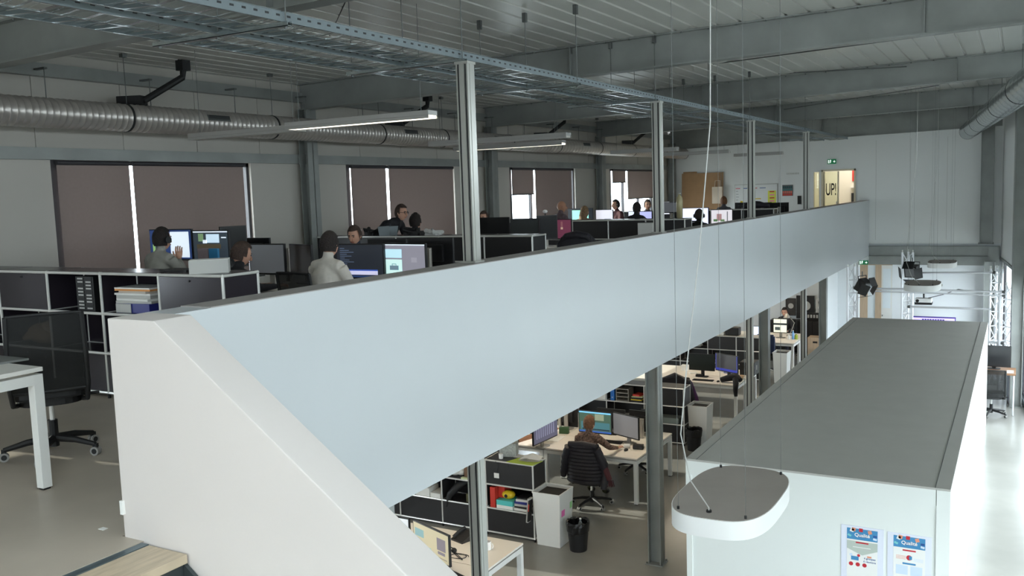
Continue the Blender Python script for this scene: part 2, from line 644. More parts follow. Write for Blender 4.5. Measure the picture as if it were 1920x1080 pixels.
blind(.95, 2.2, .5, 'lowered grey-brown roller blind nearest the camera on the left wall')
blind(2.26, 3.2, 1.25, 'half raised grey-brown roller blind beside the nearest left window gap')
blind(3.22, 3.88, .5, 'unseen blind added to trim the sun patch at the nearest left window')  # extra blind, out of view, shortens the sun patch on the floor
blind(6.40, 7.345, .48, 'narrow lowered grey-brown blind left of the first bright slit')
blind(7.395, 9.185, .48, 'wide lowered grey-brown blind behind the person with headphones')
blind(11.50, 12.42, .72, 'narrow lowered blind in the second window, left of the leaning man')
blind(12.50, 14.5, .78, 'wide lowered blind in the second window, behind the leaning man')
blind(16.78, 17.76, 1.59, 'narrow half raised blind in the third window with daylight below')
blind(17.84, 19.7, .48, 'wide lowered blind in the third window behind the bald man')
blind(22.2, 23.12, 1.81, 'narrow short blind raised highest in the farthest window')
blind(23.26, 25.25, 1.36, 'wide half raised blind in the farthest window')

# far wall, upper part, with door opening
DX0, DX1, DZ = -4.95, -4.02, 2.0
wf = MB()
wf.box(XL - .1, -5.16, YF, YF + .12, -.1, 3.3).box(-5.16, -5.0, YF, YF + .12, 1.94, 3.3).box(-5.16, -5.0, YF, YF + .12, -.1, .3)
wf.box(-5.0, DX0, YF, YF + .12, -.1, 3.3).box(DX0, DX1, YF, YF + .12, DZ, 3.3).box(DX1, .2, YF, YF + .12, -.1, 3.3)
WFAR = struct(wf.build('wall_far', WHITEW), 'white upper far wall')
for x in (-2.62, -1.72, -3.5):
    B(x, x + .008, YF - .003, YF, .0, 2.75).build('panel_joint', PAPERG, WFAR)
# small lit room behind the upper door
rm = MB()
rm.box(-5.6, -3.2, 28.9, 29.0, -.05, 2.7).box(-5.7, -5.6, YF + .12, 29.0, -.05, 2.7).box(-3.2, -3.1, YF + .12, 29.0, -.05, 2.7)
rm.box(-5.7, -3.1, YF + .12, 29, 2.65, 2.75).box(-5.7, -3.1, YF + .12, 29, -.1, 0)
struct(rm.build('wall_back_room', mat('cream_wall', (234, 228, 212), .6)), 'cream walls of the small room behind the far door')
l = bpy.data.lights.new('room_ceiling_light', 'AREA')
l.energy = 22
l.color = (1, .96, .9)
l.size = .8
lo = bpy.data.objects.new('room_ceiling_light', l)
COL.objects.link(lo)
lo.location = (-4.4, 28.0, 2.6)
d1 = struct(thing('door_1', 'open cream-framed doorway in the far wall with glass leaf lettered UP!', 'door', (DX0, YF, 0)))
del d1['category']
DFR = mat('door_frame_cream', (226, 216, 190), .5)
MB().box(0, .05, -.02, .14, 0, DZ).box(DX1 - DX0 - .05, DX1 - DX0, -.02, .14, 0, DZ).box(0, DX1 - DX0, -.02, .14, DZ - .05, DZ).build('door_frame', DFR, d1)
lf = B(.05, .47, .05, .07, .02, DZ - .06).build('door_leaf', DOORG, d1)
MB().box(.05, .09, .04, .08, .02, DZ - .06).box(.43, .47, .04, .08, .02, DZ - .06).build('leaf_frame', DFR, lf)
lettering('UP!', .48, BLACK, d1, (.26, .035, 1.28), bold=.004).scale.x = .42
B(.40, .43, .0, .04, .95, 1.1).build('door_handle', CHROME, d1)
sw = struct(thing('window_6', 'narrow sidelight beside the far door', 'window', (-5.16, YF, .3)))
del sw['category']
B(0, .16, .05, .06, 0, 1.64).build('pane', DOORG, sw)
MB().box(0, .015, 0, .12, 0, 1.64).box(.145, .16, 0, .12, 0, 1.64).build('window_frame', DFR, sw)
# things in the back room
t = thing('wall_shelf', 'white wall shelf with dark screen seen through the far doorway', 'shelf', (-4.45, 28.7, .9))
B(0, .5, 0, .2, 0, .03).build('board', WHITEP, t)
B(0, .5, 0, .2, .55, .58).build('board', WHITEP, t)
tag(B(-4.42, -4.2, 28.72, 28.8, .93, 1.3).build('small_display', OFFS), 'small dark display standing on shelf behind far door', 'display')
tag(B(-4.42, -4.36, 28.86, 28.9, 1.65, 2.25).build('red_sign', RED), 'narrow red sign on the room wall behind far door', 'sign')
t = thing('wall_poster', 'white poster with large UP lettering on room wall behind far door', 'poster', (-4.0, 28.88, .5))
B(0, .55, 0, .01, 0, 1.6).build('sheet', PAPER, t)
lettering('UP', .4, BLACK, t, (.3, -.002, 1.1))

# far wall, lower part
wl2 = MB()
wl2.box(-9.5, .2, YF + .05, YF + .2, ZF, -.1)
WLOW = struct(wl2.build('wall_far', mat('lower_white_wall', (236, 240, 242), .5)), 'bright white lower far wall')
t = thing('floor_edge_beam', 'galvanised beam along the bottom of the upper far wall', 'beam', (-3.66, YF, -.46))
m = MB().box(0, 3.22, -.1, .05, 0, .02).box(0, 3.22, -.1, .05, .27, .29).box(0, 3.22, -.02, .0, 0, .29).box(0, 3.22, -.03, .04, -.22, -.0)
m.build('web', GALV, t)
B(2.95, 3.2, -.12, -.09, .02, .27).build('end_plate', GALV, t)

# right facade (skewed)
A = math.atan2(-.101, 1)
fac = struct(thing('wall_right', 'white panelled right facade with windows below', 'wall', (xr(27), 27, 0), A * -1))
del fac['category']
# local frame: y runs back towards the camera (negative), x outwards
fac.rotation_euler.z = math.atan(.101)
L = 32.5
UY0, UY1, UZ0, UZ1 = -L + .6, -8.2, 2.1, 2.85
MB().box(0, .15, UY1, .3, -.45, 3.7).build('wall_panel', WHITEW, fac)
MB().box(0, .15, -L, UY1, -.45, UZ0).build('wall_panel', WHITEW, fac)
MB().box(0, .15, -L, UY1, UZ1, 3.7).box(0, .15, -L, UY0, UZ0, UZ1).build('wall_panel', WHITEW, fac)
uw = struct(thing('window_9', 'added upper facade glazing beside the void, unseen', 'window'))  # high glazing strip added out of view to light parapet and pod roof
del uw['category']
uw.parent = fac
B(.075, .08, UY0, UY1, UZ0, UZ1).build('pane', GLASS, uw)
m = MB()
for k in range(9):
    a = UY0 + (UY1 - UY0 - .06) * k / 8
    m.box(.05, .11, a, a + .06, UZ0, UZ1)
m.build('window_frame', FRM, uw)
MB().box(0, .15, -L, .3, ZF, ZF + .12).build('window_plinth', GALVD, fac)
MB().box(-.03, .15, -L, .3, -.52, -.45).build('window_head', GALV, fac)
for k in range(7):
    y1 = -.35 - k * 4.6
    y0 = y1 - 4.3
    MB().box(.02, .15, y1, y1 + .3, ZF, -.45).build('pier', WHITEW, fac)
    w = struct(thing('window_%d' % (10 + k), 'large facade window on the right', 'window', (0, 0, 0)))
    del w['category']
    w.parent = fac
    m = MB()
    for a in (y0, (y0 + y1) / 2 - .03, y1 - .06):
        m.box(.05, .11, a, a + .06, ZF + .12, -.52)
    m.box(.05, .11, y0, y1, ZF + .12, ZF + .17).box(.05, .11, y0, y1, -.58, -.52)
    m.build('window_frame', FRM, w)
    B(.075, .08, y0 + .06, y1 - .06, ZF + .17, -.58).build('pane', GLASS, w)
# wall behind the camera; both window bands are added for their daylight
wb = MB().box(XL - .1, 3.2, YR - .15, YR, -.7, .7).box(XL - .1, 3.2, YR - .15, YR, ZF, -2.6).box(XL - .1, -4, YR - .15, YR, -2.6, -.7).box(2.4, 3.2, YR - .15, YR, -2.6, -.7).box(XL - .1, 3.2, YR - .15, YR, 2.3, 3.7).box(XL - .1, -6, YR - .15, YR, .7, 2.3).box(0, 3.2, YR - .15, YR, .7, 2.3)
struct(wb.build('wall_rear', WHITEW))
struct(B(-4, 2.4, YR - .08, YR - .07, -2.6, -.7).build('window_21', GLASS))
struct(B(-6, 0, YR - .08, YR - .07, .7, 2.3).build('window_20', GLASS))

# ------------------------------------------------------------------ mezzanine parapet, guard wall, stairs
PX0, PX1, PZ = -3.88, -3.66, 1.105
PARA = struct(MB().box(PX0, PX1, 3.07, YF, -.43, PZ).build('wall_parapet', PARAW), 'long white mezzanine parapet')
B(PX0 - .004, PX1 + .001, 3.3, YF, PZ, PZ + .006).build('parapet_cap', CAPM, PARA)
slope = -.70
g0, gx1 = -3.55, 1.9
gz = lambda x: PZ + slope * (x - g0)
low = lambda x: min(0, -.02 + slope * (x + 3.62)) - .12
poly = [(PX0, .0 - .12), (PX0, PZ), (g0, PZ), (gx1, gz(gx1)), (gx1, max(ZF, low(gx1))), (-3.62, -.16)]
GW = struct(MB().prism(poly, 'y', 2.85, 3.075).build('wall_guard', WARMW, bevel=.006), 'sloped white guard wall beside the stairs')
B(PX0 + .0, PX0 + .02, 2.835, 2.85, .12, .19).build('paper_tag', PAPER, GW)
# stairs going down to the right
st = thing('staircase', 'staircase with oak treads on dark steel beside the white guard wall', 'staircase', (-3.74, 1.4, 0))
STEEL = mat('stringer_steel', (70, 78, 80), .5, .5, var=.15, scale=5)
tm = MB().box(0, .27, 0, 1.44, -.045, 0).data('tread', WOODT, bevel=.004)
rm_ = MB().box(0, .012, 0, 1.44, -.175, 0).data('riser', STEEL)
for k in range(17):
    x, z = .05 + k * .25, -.008 - k * .175
    link('tread', tm, st, loc=(x, 0, z))
    link('riser', rm_, st, loc=(x + .24, 0, z - .045))
B(0, .05, 0, 1.44, -.03, -.004).build('edge_angle', mat('blue_steel_angle', (112, 128, 136), .35, .7), st)
MB().prism([(.03, -.05), (.3, -.05), (4.5, -3.0), (4.5, -3.14), (4.25, -3.14), (.03, -.3)], 'y', -.03, -.005).build('stringer', STEEL, st)
MB().prism([(.03, -.05), (.3, -.05), (4.5, -3.0), (4.5, -3.14), (4.25, -3.14), (.03, -.3)], 'y', 1.425, 1.445).build('stringer', STEEL, st)
tag(B(-4.1, -4.06, 2.86, 2.89, 0, .002).build('paper_scrap', PAPER), 'tiny white paper scrap on the floor beside the guard wall', 'paper')
#%%OVERHEAD
# ------------------------------------------------------------------ cable trays on posts
TZ = 2.70
PY = [6.1, 10.38, 14.7, 19.0, 23.2]


def cable_tray(label, x1, w):
    t = thing('cable_tray', label, 'cable tray', (x1, 0, TZ), group='cable trays')
    y0, y1 = -1.0, 24.3
    for x in (-w, 0):
        B(x - .003, x + .003, y0, y1, 0, .055).build('side_rail', RAILM, t)
        B(x - .016, x + .006, y0, y1, .055, .061).build('rail_lip', TRAYM, t)
    m = MB()
    y = y0 + .05
    while y < y1 - .1:
        m.box(.003, .0045, y, y + .03, .028, .04)
        y += .09 if y < 12 else .2
    m.build('rail_slots', PSIDE, t)['kind'] = 'stuff'
    # perforated base: slanted rungs with gaps between them
    m = MB()
    y = y0
    k = 0
    while y < y1:
        s, wd = .04, .034
        tl = (.0, .012, .004, .016)[k % 4]
        for (xa, xb, d0, d1) in ((-w + .015, -w * .5, 0, s), (-w * .5, -.015, s, 0)):
            m.quadmesh([(xa, y + d0, .001), (xb, y + d1, .001 + tl * .3), (xb, y + d1 + wd, .003 + tl), (xa, y + d0 + wd, .003 + tl)], [(0, 1, 2, 3)])
        y += .068
        k += 1
    for xa in (-w, -w * .5 - .008, -.016):
        m.box(xa, xa + .016, y0, y1, .0, .002)
    m.build('perforated_base', TRAYM, t)['kind'] = 'stuff'
    return t


PSIDE = mat('post_dark_slot', (30, 31, 33), .5)
RAILM = mat('tray_rail_zinc', (116, 126, 130), .45, .3, var=.08, scale=6)
cable_tray('perforated zinc cable tray nearer the camera, running above the parapet', -3.83, .42)
cable_tray('perforated zinc cable tray farther from the camera, above the desks', -4.40, .46)
HANG = ['first', 'second', 'third', 'fourth', 'fifth', 'sixth', 'seventh', 'eighth']
for k, y in enumerate([4.15] + [6.1, 8.2] + PY[1:2] + [12.5] + PY[2:4] + [22.6]):
    t = thing('tray_hanger', 'zinc trapeze bar carrying both cable trays, %s from the camera' % HANG[k], 'hanger', (-4.9, y, TZ - .03), group='tray hangers')
    MB().box(-.05, 1.12, -.02, .02, 0, .004).box(-.05, 1.12, -.02, -.017, 0, .028).box(-.05, 1.12, .017, .02, 0, .028).build('channel_bar', TRAYM, t)
    for x in (.0, .53, 1.09):
        MB().tube((x, 0, -.015), (x, 0, ZT + zr(-4.9 + x) - TZ + .03), .004, 6).build('threaded_rod', GALVD, t)
        MB().tube((x, 0, -.014), (x, 0, -.002), .011, 6).build('nut', GALVD, t)
        B(x - .02, x + .02, -.02, .02, ZT + zr(-4.9 + x) - TZ - .06, ZT + zr(-4.9 + x) - TZ + .03).build('ceiling_clamp', GALVD, t)
PSIDE = mat('post_dark_slot', (30, 31, 33), .5)


def power_post(label, x, y, z0, z1, group):
    t = thing('power_post', label, 'post', (x, y, z0), 0, group)
    h = z1 - z0
    m = MB()
    w, d = .052, .052
    m.box(-w, -w + .012, -d, d, 0, h).box(w - .012, w, -d, d, 0, h).box(-w, w, -.006, .006, 0, h)
    for sx in (-1, 1):
        m.box(sx * .02 - .01 + (.0), sx * .02 + .01, -d, d, 0, h) if False else None
    m.box(-.022, .022, -d - .004, d + .004, 0, h).box(-w - .004, w + .004, -.022, .022, 0, h)
    m.build('profile', ALU, t)
    n = MB()
    for sx in (-1, 1):
        for sy in (-1, 1):
            n.box(sx * .034 - .011, sx * .034 + .011, sy * .034 - .011, sy * .034 + .011, 0, h)
    n.build('cable_slots', PSIDE, t)
    B(-.07, .07, -.07, .07, 0, .012).build('foot_plate', ALU, t)
    B(-.06, .06, -.06, .06, h - .02, h).build('top_cap', ALU, t)


for y, l in zip(PY[:4], ['aluminium power post on the parapet, nearest the camera', 'aluminium power post on the parapet, second from the camera',
                         'aluminium power post on the parapet, third from the camera', 'aluminium power post on the parapet, farthest from the camera']):
    power_post(l, -3.79, y, PZ + .006, TZ - .03, 'upper power posts')
for y, l in zip((6.1, 14.7, 18.95), ['aluminium power post beside the lower near desk with white mug', 'aluminium power post beside the lower desk with blue rimmed monitor',
                                     'aluminium power post beside the lower far desk with bottles']):
    power_post(l, -3.83, y, ZF, -.432, 'lower power posts')

# ------------------------------------------------------------------ left ventilation duct
DXc, DZc, DR = -8.86, 2.635, .155


def spiral_duct(t, p0, p1, r, seams, name='duct_section', mt=None):
    p0, p1 = Vector(p0), Vector(p1)
    d = p1 - p0
    prof = []
    n = seams
    u = d.normalized().orthogonal().normalized()
    if abs(u.z) > .9:
        u = Vector((1, 0, 0))
    u = (u - d.normalized() * u.dot(d.normalized())).normalized()
    w = d.normalized().cross(u)
    m = MB()
    seg = 24
    vs, fs = [], []
    ring = 0
    for k in range(n + 1):
        for (f, rr) in ((0, r), (.08, r + .004), (.16, r)):
            q = p0 + d * min(1, (k + f) / (n + .2))
            for i in range(seg):
                a = 2 * pi * i / seg
                vs.append(q + u * (rr * math.cos(a)) + w * (rr * math.sin(a)))
            ring += 1
    for k in range(ring - 1):
        for i in range(seg):
            fs.append((k * seg + i, k * seg + (i + 1) % seg, (k + 1) * seg + (i + 1) % seg, (k + 1) * seg + i))
    fs.append(tuple(range(seg)))
    fs.append(tuple(range((ring - 1) * seg, ring * seg)))
    m.quadmesh(vs, fs)
    return m.build(name, mt or DUCT, t, smooth=True)


def ring(t, c, axis, r, name='clamp_ring', mt=None):
    c, axis = Vector(c), Vector(axis).normalized()
    m = MB()
    m.tube(c - axis * .014, c + axis * .014, r + .006, 28, caps=True)
    return m.build(name, mt or BLACK, t)


duct = thing('ventilation_duct', 'long spiral metal ventilation duct along the left wall', 'duct', (0, 0, 0))
dyk = [2.0, 4.6, 6.95, 9.25, 11.6, 13.4, 15.75, 17.9, 20.1, 22.3, 24.6, 26.5]
for a, b in zip(dyk[:-1], dyk[1:]):
    spiral_duct(duct, (DXc, a, DZc), (DXc, b, DZc), DR, int((b - a) / (.075 if b < 14 else .15)))
for y in dyk[1:]:
    ring(duct, (DXc, y, DZc), (0, 1, 0), DR)
    if y < 26:
        MB().tube((DXc, y + .03, DZc + DR), (DXc, y + .03, ZT + .03), .004, 6).build('hanger_rod', GALVD, duct)
        B(DXc - .03, DXc + .03, y, y + .06, ZT - .03, ZT + .02).build('ceiling_clamp', GALVD, duct)
for y in (8.2, 12.3, 15.2, 19.2, 23.4):
    g = MB().cbox((DXc + DR * .93, y, DZc + .055), (.012, .36, .07), Matrix.Rotation(-.35, 3, 'Y')).build('air_grille', GALVD, duct)
    s = MB()
    for k in range(4):
        s.cbox((DXc + DR * .93 + .008, y, DZc + .03 + k * .016), (.01, .33, .006), Matrix.Rotation(-.35, 3, 'Y'))
    s.build('grille_slats', BLACK, g)
# thin rods hanging from the eave beam
for k in range(12):
    y = 6.2 + k * 1.35
    t = tag(MB().tube((XL + .25, y, ZT - .2), (XL + .25, y, 2.78), .005, 6).box(XL + .05, XL + .28, y - .02, y + .02, ZT - .21, ZT - .19).build('drop_rod', GALVD),
            'thin drop rod above the left duct, %s from the camera' % (HANG + ['ninth', 'tenth', 'eleventh', 'twelfth'])[k], 'rod', 'drop rods')
# rainwater outlets
for (x, y, yw), l in zip(((310, 148, 7.75), (770, 193, 12.9), (1036, 233, 18.2), (1190, 254, 23.2)),
                         ['black rainwater outlet pipe above the first blind window', 'black rainwater outlet pipe above the second blind window',
                          'black rainwater outlet pipe above the third blind window', 'black rainwater outlet pipe above the farthest window']):
    X = XL + .62
    t = thing('rainwater_pipe', l, 'pipe', (X, yw, 0), group='rainwater pipes')
    zt = ZT + zr(X)
    B(-.06, .06, -.06, .06, zt - .12, zt + .03).build('outlet_box', BLACK, t)
    MB().path([(0, 0, zt - .1), (0, -.02, zt - .2), (-.2, -.42, 2.87), (-.45, -.5, 2.84)], .04, 10).build('pipe', BLACK, t)
    MB().cbox((-.35, -.48, 2.86), (.3, .16, .12), Matrix.Rotation(.4, 3, 'Z')).build('elbow_box', BLACK, t)

# right duct, parallel to the facade
rd = thing('ventilation_duct', 'shiny round metal duct at upper right along the facade', 'duct', (0, 0, 0))


def pr(y):
    return Vector((xr(y) - .86, y, 2.83))


rk = [26.4, 24.4, 22.4, 20.2, 17.4, 14.5, 11.5, 8]
for a, b in zip(rk[:-1], rk[1:]):
    spiral_duct(rd, pr(b), pr(a), .2, 6, mt=TRAYM)
for y in rk[:-1]:
    ring(rd, pr(y), (-.101, 1, 0), .2)
    MB().tube(pr(y) + Vector((0, .05, .2)), pr(y) + Vector((0, .05, .62)), .004, 6).build('hanger_rod', GALVD, rd)

# ------------------------------------------------------------------ linear pendant lamps along X
for k, (x0, x1, y, on, l) in enumerate(((-8.25, -6.6, 7.35, 0, 'long grey linear pendant lamp above the first desks, unlit left length'), (-6.55, -4.78, 7.1, 1, 'lit linear pendant lamp just left of the nearest power post'),
                                        (-7.6, -5.35, 11.2, 0, 'thin linear pendant lamp behind the nearest power post'), (-8.2, -6.2, 12.8, 1, 'linear pendant lamp over the second desk cluster'),
                                        (-7.3, -5.9, 17.3, 0, 'linear pendant lamp left of the second power post'), (-7.3, -5.6, 19.9, 0, 'linear pendant lamp right of the second power post'),
                                        (-6.3, -5.1, 22.8, 0, 'farthest linear pendant lamp in front of the far wall'))):
    z = 2.36
    t = thing('linear_lamp', l, 'lamp', ((x0 + x1) / 2, y, z), group='linear pendant lamps')
    w = (x1 - x0) / 2
    MB().box(-w, w, -.075, .075, .03, .075).box(-w, w, -.075, -.068, .0, .03).box(-w, w, .068, .075, .0, .03).build('housing', mat('lamp_housing_grey', (172, 170, 166), .4, .3), t, bevel=.004)
    B(-w + .01, w - .01, -.066, .066, .004, .03).build('diffuser', LIGHTON if on else LIGHTDIM, t)
    for x in (-w * .85, w * .85):
        MB().tube((x, 0, .075), (x, 0, ZT + zr((x0 + x1) / 2 + x) - z - .005), .003, 5).build('suspension_wire', GALVD, t)

# ceiling lamps under the mezzanine slab
for k, (x, y, l) in enumerate(((-5.9, 8.0, 'ceiling lamp under the slab above the nearest lower desk'), (-5.9, 13.0, 'ceiling lamp under the slab above the bench with padded jacket'),
                               (-5.9, 18.6, 'ceiling lamp under the slab above the third lower cluster'), (-5.9, 24.0, 'ceiling lamp under the slab above the fourth lower cluster'))):
    t = thing('slab_lamp', l, 'lamp', (x, y, -.36), group='lamps under the slab')
    MB().box(-.9, .9, -.1, .1, 0, .06).build('housing', WHITEM, t)
    B(-.88, .88, -.09, .09, -.008, 0).build('diffuser', LIGHTON2, t)

# diagonal bracing rods under the roof
for a, b, l in (((1112, 150, 15.4), (1850, 52, 11.0), 'thin dark bracing rod rising to the right below the roof, nearer'), ((1280, 148, 15.5), (1700, 125, 15.5), 'thin nearly level bracing rod in front of the third roof beam'),
                ((1470, 205, 21.0), (1760, 160, 16.3), 'thin dark bracing rod between the third and fourth roof beams')):
    p, q = aty(*a), aty(*b)
    tag(MB().tube(p, q, .008, 6).build('bracing_rod', GALVD), l, 'rod')

# ------------------------------------------------------------------ rounded pendant lamps over the void


def rrect(w, d, r, n=8):
    p = []
    for cx, cy, a0 in ((w - r, d - r, 0), (-w + r, d - r, pi / 2), (-w + r, -d + r, pi), (w - r, -d + r, 1.5 * pi)):
        for k in range(n + 1):
            a = a0 + (pi / 2) * k / n
            p.append((cx + r * math.cos(a), cy + r * math.sin(a)))
    return p


def soft_rect(w, d, e=3.2, n=56):
    p = []
    for k in range(n):
        a = 2 * pi * k / n
        c, s_ = math.cos(a), math.sin(a)
        p.append((w * math.copysign(abs(c) ** (2 / e), c), d * math.copysign(abs(s_) ** (2 / e), s_)))
    return p


for y, l in ((5.43, 'large rounded white pendant lamp hanging in front of the pod posters'), (18.1, 'rounded white pendant lamp behind the pod, nearer of the far two'), (22.85, 'rounded white pendant lamp below the far wall beam, farthest')):
    x, z = -1.53, -.36
    t = thing('pendant_lamp', l, 'lamp', (x, y, z), group='rounded pendant lamps')
    p = soft_rect(.30, .53)
    MB().prism(p, 'z', 0, .11).build('edge_band', LAMPS, t, smooth=True)
    MB().prism([(a * .985, b * .985) for a, b in p], 'z', .11, .113).build('top_plate', LAMPT, t)
    MB().prism([(a * .96, b * .96) for a, b in p], 'z', -.004, 0).build('diffuser', LAMPS, t)
    zt = ZT + zr(x) - z + .03
    for sx in (-1, 1):
        for sy in (-1, 1):
            MB().tube((sx * .2, sy * .44, .113), (sx * .2, sy * .44, zt), .0013, 5).build('suspension_wire', GALVD, t)
            MB().tube((sx * .2, sy * .44, .113), (sx * .2, sy * .44, .13), .008, 8).build('wire_grip', BLACK, t)
    pts = [(-.02, -.42, .113), (-.02, -.42, .14), (-.16, -.33, .26), (-.26, -.2, .5), (-.25, -.1, .9), (-.2, .02, 1.6), (-.14, .08, 2.4), (-.13, .1, zt)]
    MB().path(pts, .0042, 6).build('power_cable', PAPERG, t)
    MB().tube((-.02, -.42, .113), (-.02, -.42, .125), .016, 10).build('cable_gland', BLACK, t)

# ------------------------------------------------------------------ meeting pod
PX, PXR, PYN, PYF, PH = -2.97, -.49, 8.82, 19.6, 2.0
pod = thing('meeting_pod', 'long white meeting pod with flat grey roof in the void', 'meeting pod', (PX, PYN, ZF))
w, d = PXR - PX, PYF - PYN
B(0, w, 0, d, PH - .02, PH).build('roof_panel', PODR, pod)
B(w - .13, w - .124, .0, d, PH, PH + .003).build('roof_joint', GALVD, pod)
B(.11, .115, .0, d, PH, PH + .003).build('roof_joint', GALVD, pod)
B(0.0, w - .12, 0, .06, PH - .17, PH - .02).build('front_fascia', PODW, pod)
B(w - .115, w, -.004, .06, 0, PH - .02).build('corner_post', PODW, pod)
B(0, .06, -.004, .06, 0, PH - .17).build('corner_post', PODW, pod)
B(.06, w - .115, .012, .06, 0, PH - .17).build('front_panel', PODW, pod)
n = 9
for k in range(n):
    a = .06 + k * (d - .12) / n
    B(w - .05, w - .002, a + .004, a + (d - .12) / n - .004, 0.0, PH - .02).build('side_panel', PODW, pod)
    B(.002, .05, a + .004, a + (d - .12) / n - .004, 0.0, PH - .02).build('side_panel', PODW, pod)
B(0, w, d - .06, d, 0, PH - .02).build('back_panel', PODW, pod)

# posters on the pod front
INKB = mat('ink_blue', (66, 138, 186), .5)
INKN = mat('ink_navy', (38, 84, 150), .5)
INKR = mat('ink_red', (196, 40, 52), .5)
INKG = mat('ink_sage', (186, 196, 186), .6)
INKO = mat('ink_salmon', (226, 150, 120), .6)
INKT = mat('ink_pale_blue', (206, 222, 238), .6)
INKM = mat('ink_mint', (120, 196, 196), .6)
SHEET = mat('laminated_sheet', (226, 230, 242), .3)


def poster(label, px0, px1, pyt, kind):
    a, b = aty(px0, pyt, PYN), aty(px1, pyt + 11, PYN)
    w = b.x - a.x
    h = .56
    t = thing('wall_poster', label, 'poster', (a.x, PYN - .0, a.z - h), group='posters on the pod')
    B(0, w, .006, .011, 0, h).build('laminated_sheet', SHEET, t)
    y = .0055

    def R(u0, u1, v0, v1, m, nm='printed_block', dy=0):
        B(u0 * w, u1 * w, y - .0006 - dy, y, h * (1 - v1), h * (1 - v0)).build(nm, m, t)
    R(.14, .86, .035, .98, PAPER)
    R(.14, .86, .04, .235, INKB, 'header_block', .0003)
    R(.38, .62, .135, .185, INKN, dy=.0006)
    lettering('Qualité', .046, PAPER, t, (w * .5, y - .0018, h * (1 - .175)), bold=.001)
    for (u, v, c, r) in ((.26, .075, PAPER, .3), (.30, .06, INKO, .2), (.47, .06, INKR, 0), (.68, .08, INKO, -.3), (.20, .17, INKM, .4), (.80, .14, INKN, .0), (.8, .19, INKT, .2)):
        MB().cbox((u * w, y - .001, h * (1 - v)), (.034, .001, .034 if v < .1 else .02), Matrix.Rotation(r, 3, 'Y')).build('printed_icon', c, t)
    if kind == 0:
        o = MB().prism([(w * .14, h * .74), (w * .86, h * .74), (w * .86, h * .60), (w * .5, h * .50), (w * .14, h * .60)], 'y', y - .0008, y).build('printed_block', INKG, t)
        R(.35, .65, .27, .295, INKR, 'printed_bar', .0006)
        R(.28, .7, .36, .372, PAPER, 'text_line', .0008)
        R(.52, .7, .385, .398, PAPERG, 'text_line', .0008)
        R(.24, .42, .53, .6, INKB, 'printed_icon', .0006)
        for u in (.24, .42):
            MB().tube((w * u, y, h * .49), (w * u, y - .001, h * .49), .014, 14).build('printed_dot', INKR if u > .3 else INKT, t)
        R(.62, .72, .5, .53, INKO, 'printed_icon', .0006)
        lettering('4 groupes', .026, INKN, t, (w * .68, y - .0018, h * .44))
        lettering('6 réunions', .026, INKN, t, (w * .68, y - .0018, h * .385))
        for u in (.24, .4, .56):
            MB().tube((w * u, y, h * .33), (w * u, y - .001, h * .33), .02, 16).build('printed_dot', INKR, t)
    else:
        R(.35, .65, .265, .29, INKR, 'printed_bar', .0006)
        m = MB().tube((w * .5, y, h * .6), (w * .5, y - .001, h * .6), .025, 18)
        m.build('printed_dot', INKR, t)
        R(.5, .565, .37, .43, INKB, 'printed_icon', .0014)
        for k in range(4):
            R(.2, .42, .375 + k * .018, .381 + k * .018, INKO, 'text_line', .0006)
            R(.6, .82, .40 + k * .016, .405 + k * .016, INKT, 'text_line', .0006)
        R(.35, .65, .49, .52, INKB, 'printed_bar', .0006)
        R(.2, .47, .54, .7, INKT, 'printed_block', .0006)
        R(.53, .8, .54, .7, INKT, 'printed_block', .0006)


poster('blue headed infographic poster with grey chevron on the pod front', 1577, 1657, 983, 0)
poster('blue headed infographic poster nearest the pod corner', 1664, 1747, 997, 1)
#%%FURN
# ------------------------------------------------------------------ furniture builders
DH = .73


def sideboard(label, x1, yf, z0, ncol, closed, colw=.73, rows=3, rowh=.345, depth=.37, top=BLACKG, front=BLACKG, hid=0):
    t = thing('modular_sideboard', label, 'sideboard', (x1, yf, z0), 0, 'modular sideboards')
    r = .0125
    zb = .045
    fr = MB()
    xs = [-k * colw for k in range(ncol + 1)]
    zs = [zb + k * rowh for k in range(rows + 1)]
    for x in xs:
        for y in (0, depth):
            fr.tube((x, y, zb), (x, y, zs[-1]), r, 8)
        for z in zs:
            fr.tube((x, 0, z), (x, depth, z), r, 8)
            for y in (0, depth):
                fr.ball((x, y, z), r * 1.25, 8, 6)
    for z in zs:
        for y in (0, depth):
            fr.tube((xs[-1], y, z), (0, y, z), r, 8)
    fr.build('tube_frame', CHROME, t)
    ft = MB()
    for x in xs:
        for y in (0, depth):
            ft.tube((x, y, 0), (x, y, zb), .014, 8)
    ft.build('feet', BLACK, t)
    g = .014
    for c in range(ncol):
        xa, xb = -(c + 1) * colw + g, -c * colw - g
        B(xa, xb, g, depth - g, zs[-1] - .004, zs[-1] + .0135).build('top_panel', top, t)
        for k in range(rows):
            B(xa, xb, g, depth - g, zs[k] - .004, zs[k] + .006).build('shelf_panel', front, t)
            B(xa, xb, depth - .006, depth + .002, zs[k] + g, zs[k + 1] - g).build('back_panel', front, t)
            if (c, k) in closed:
                p = B(xa, xb, -.004, .006, zs[k] + g, zs[k + 1] - g).build('front_panel', front, t)
                MB().tube(((xa + xb) / 2, -.004, zs[k + 1] - g - .03), ((xa + xb) / 2, -.012, zs[k + 1] - g - .03), .008, 8).build('lock', BLACK, p)
    for x in xs:
        for k in range(rows):
            B(x - .004, x + .004, g, depth - g, zs[k] + g, zs[k + 1] - g).build('side_panel', front, t)

    def cell(c, k):
        return x1 - (c + 1) * colw + .02, x1 - c * colw - .02, yf, z0 + zs[k] + .006
    t_top = z0 + zs[-1] + .0135
    return cell, t_top


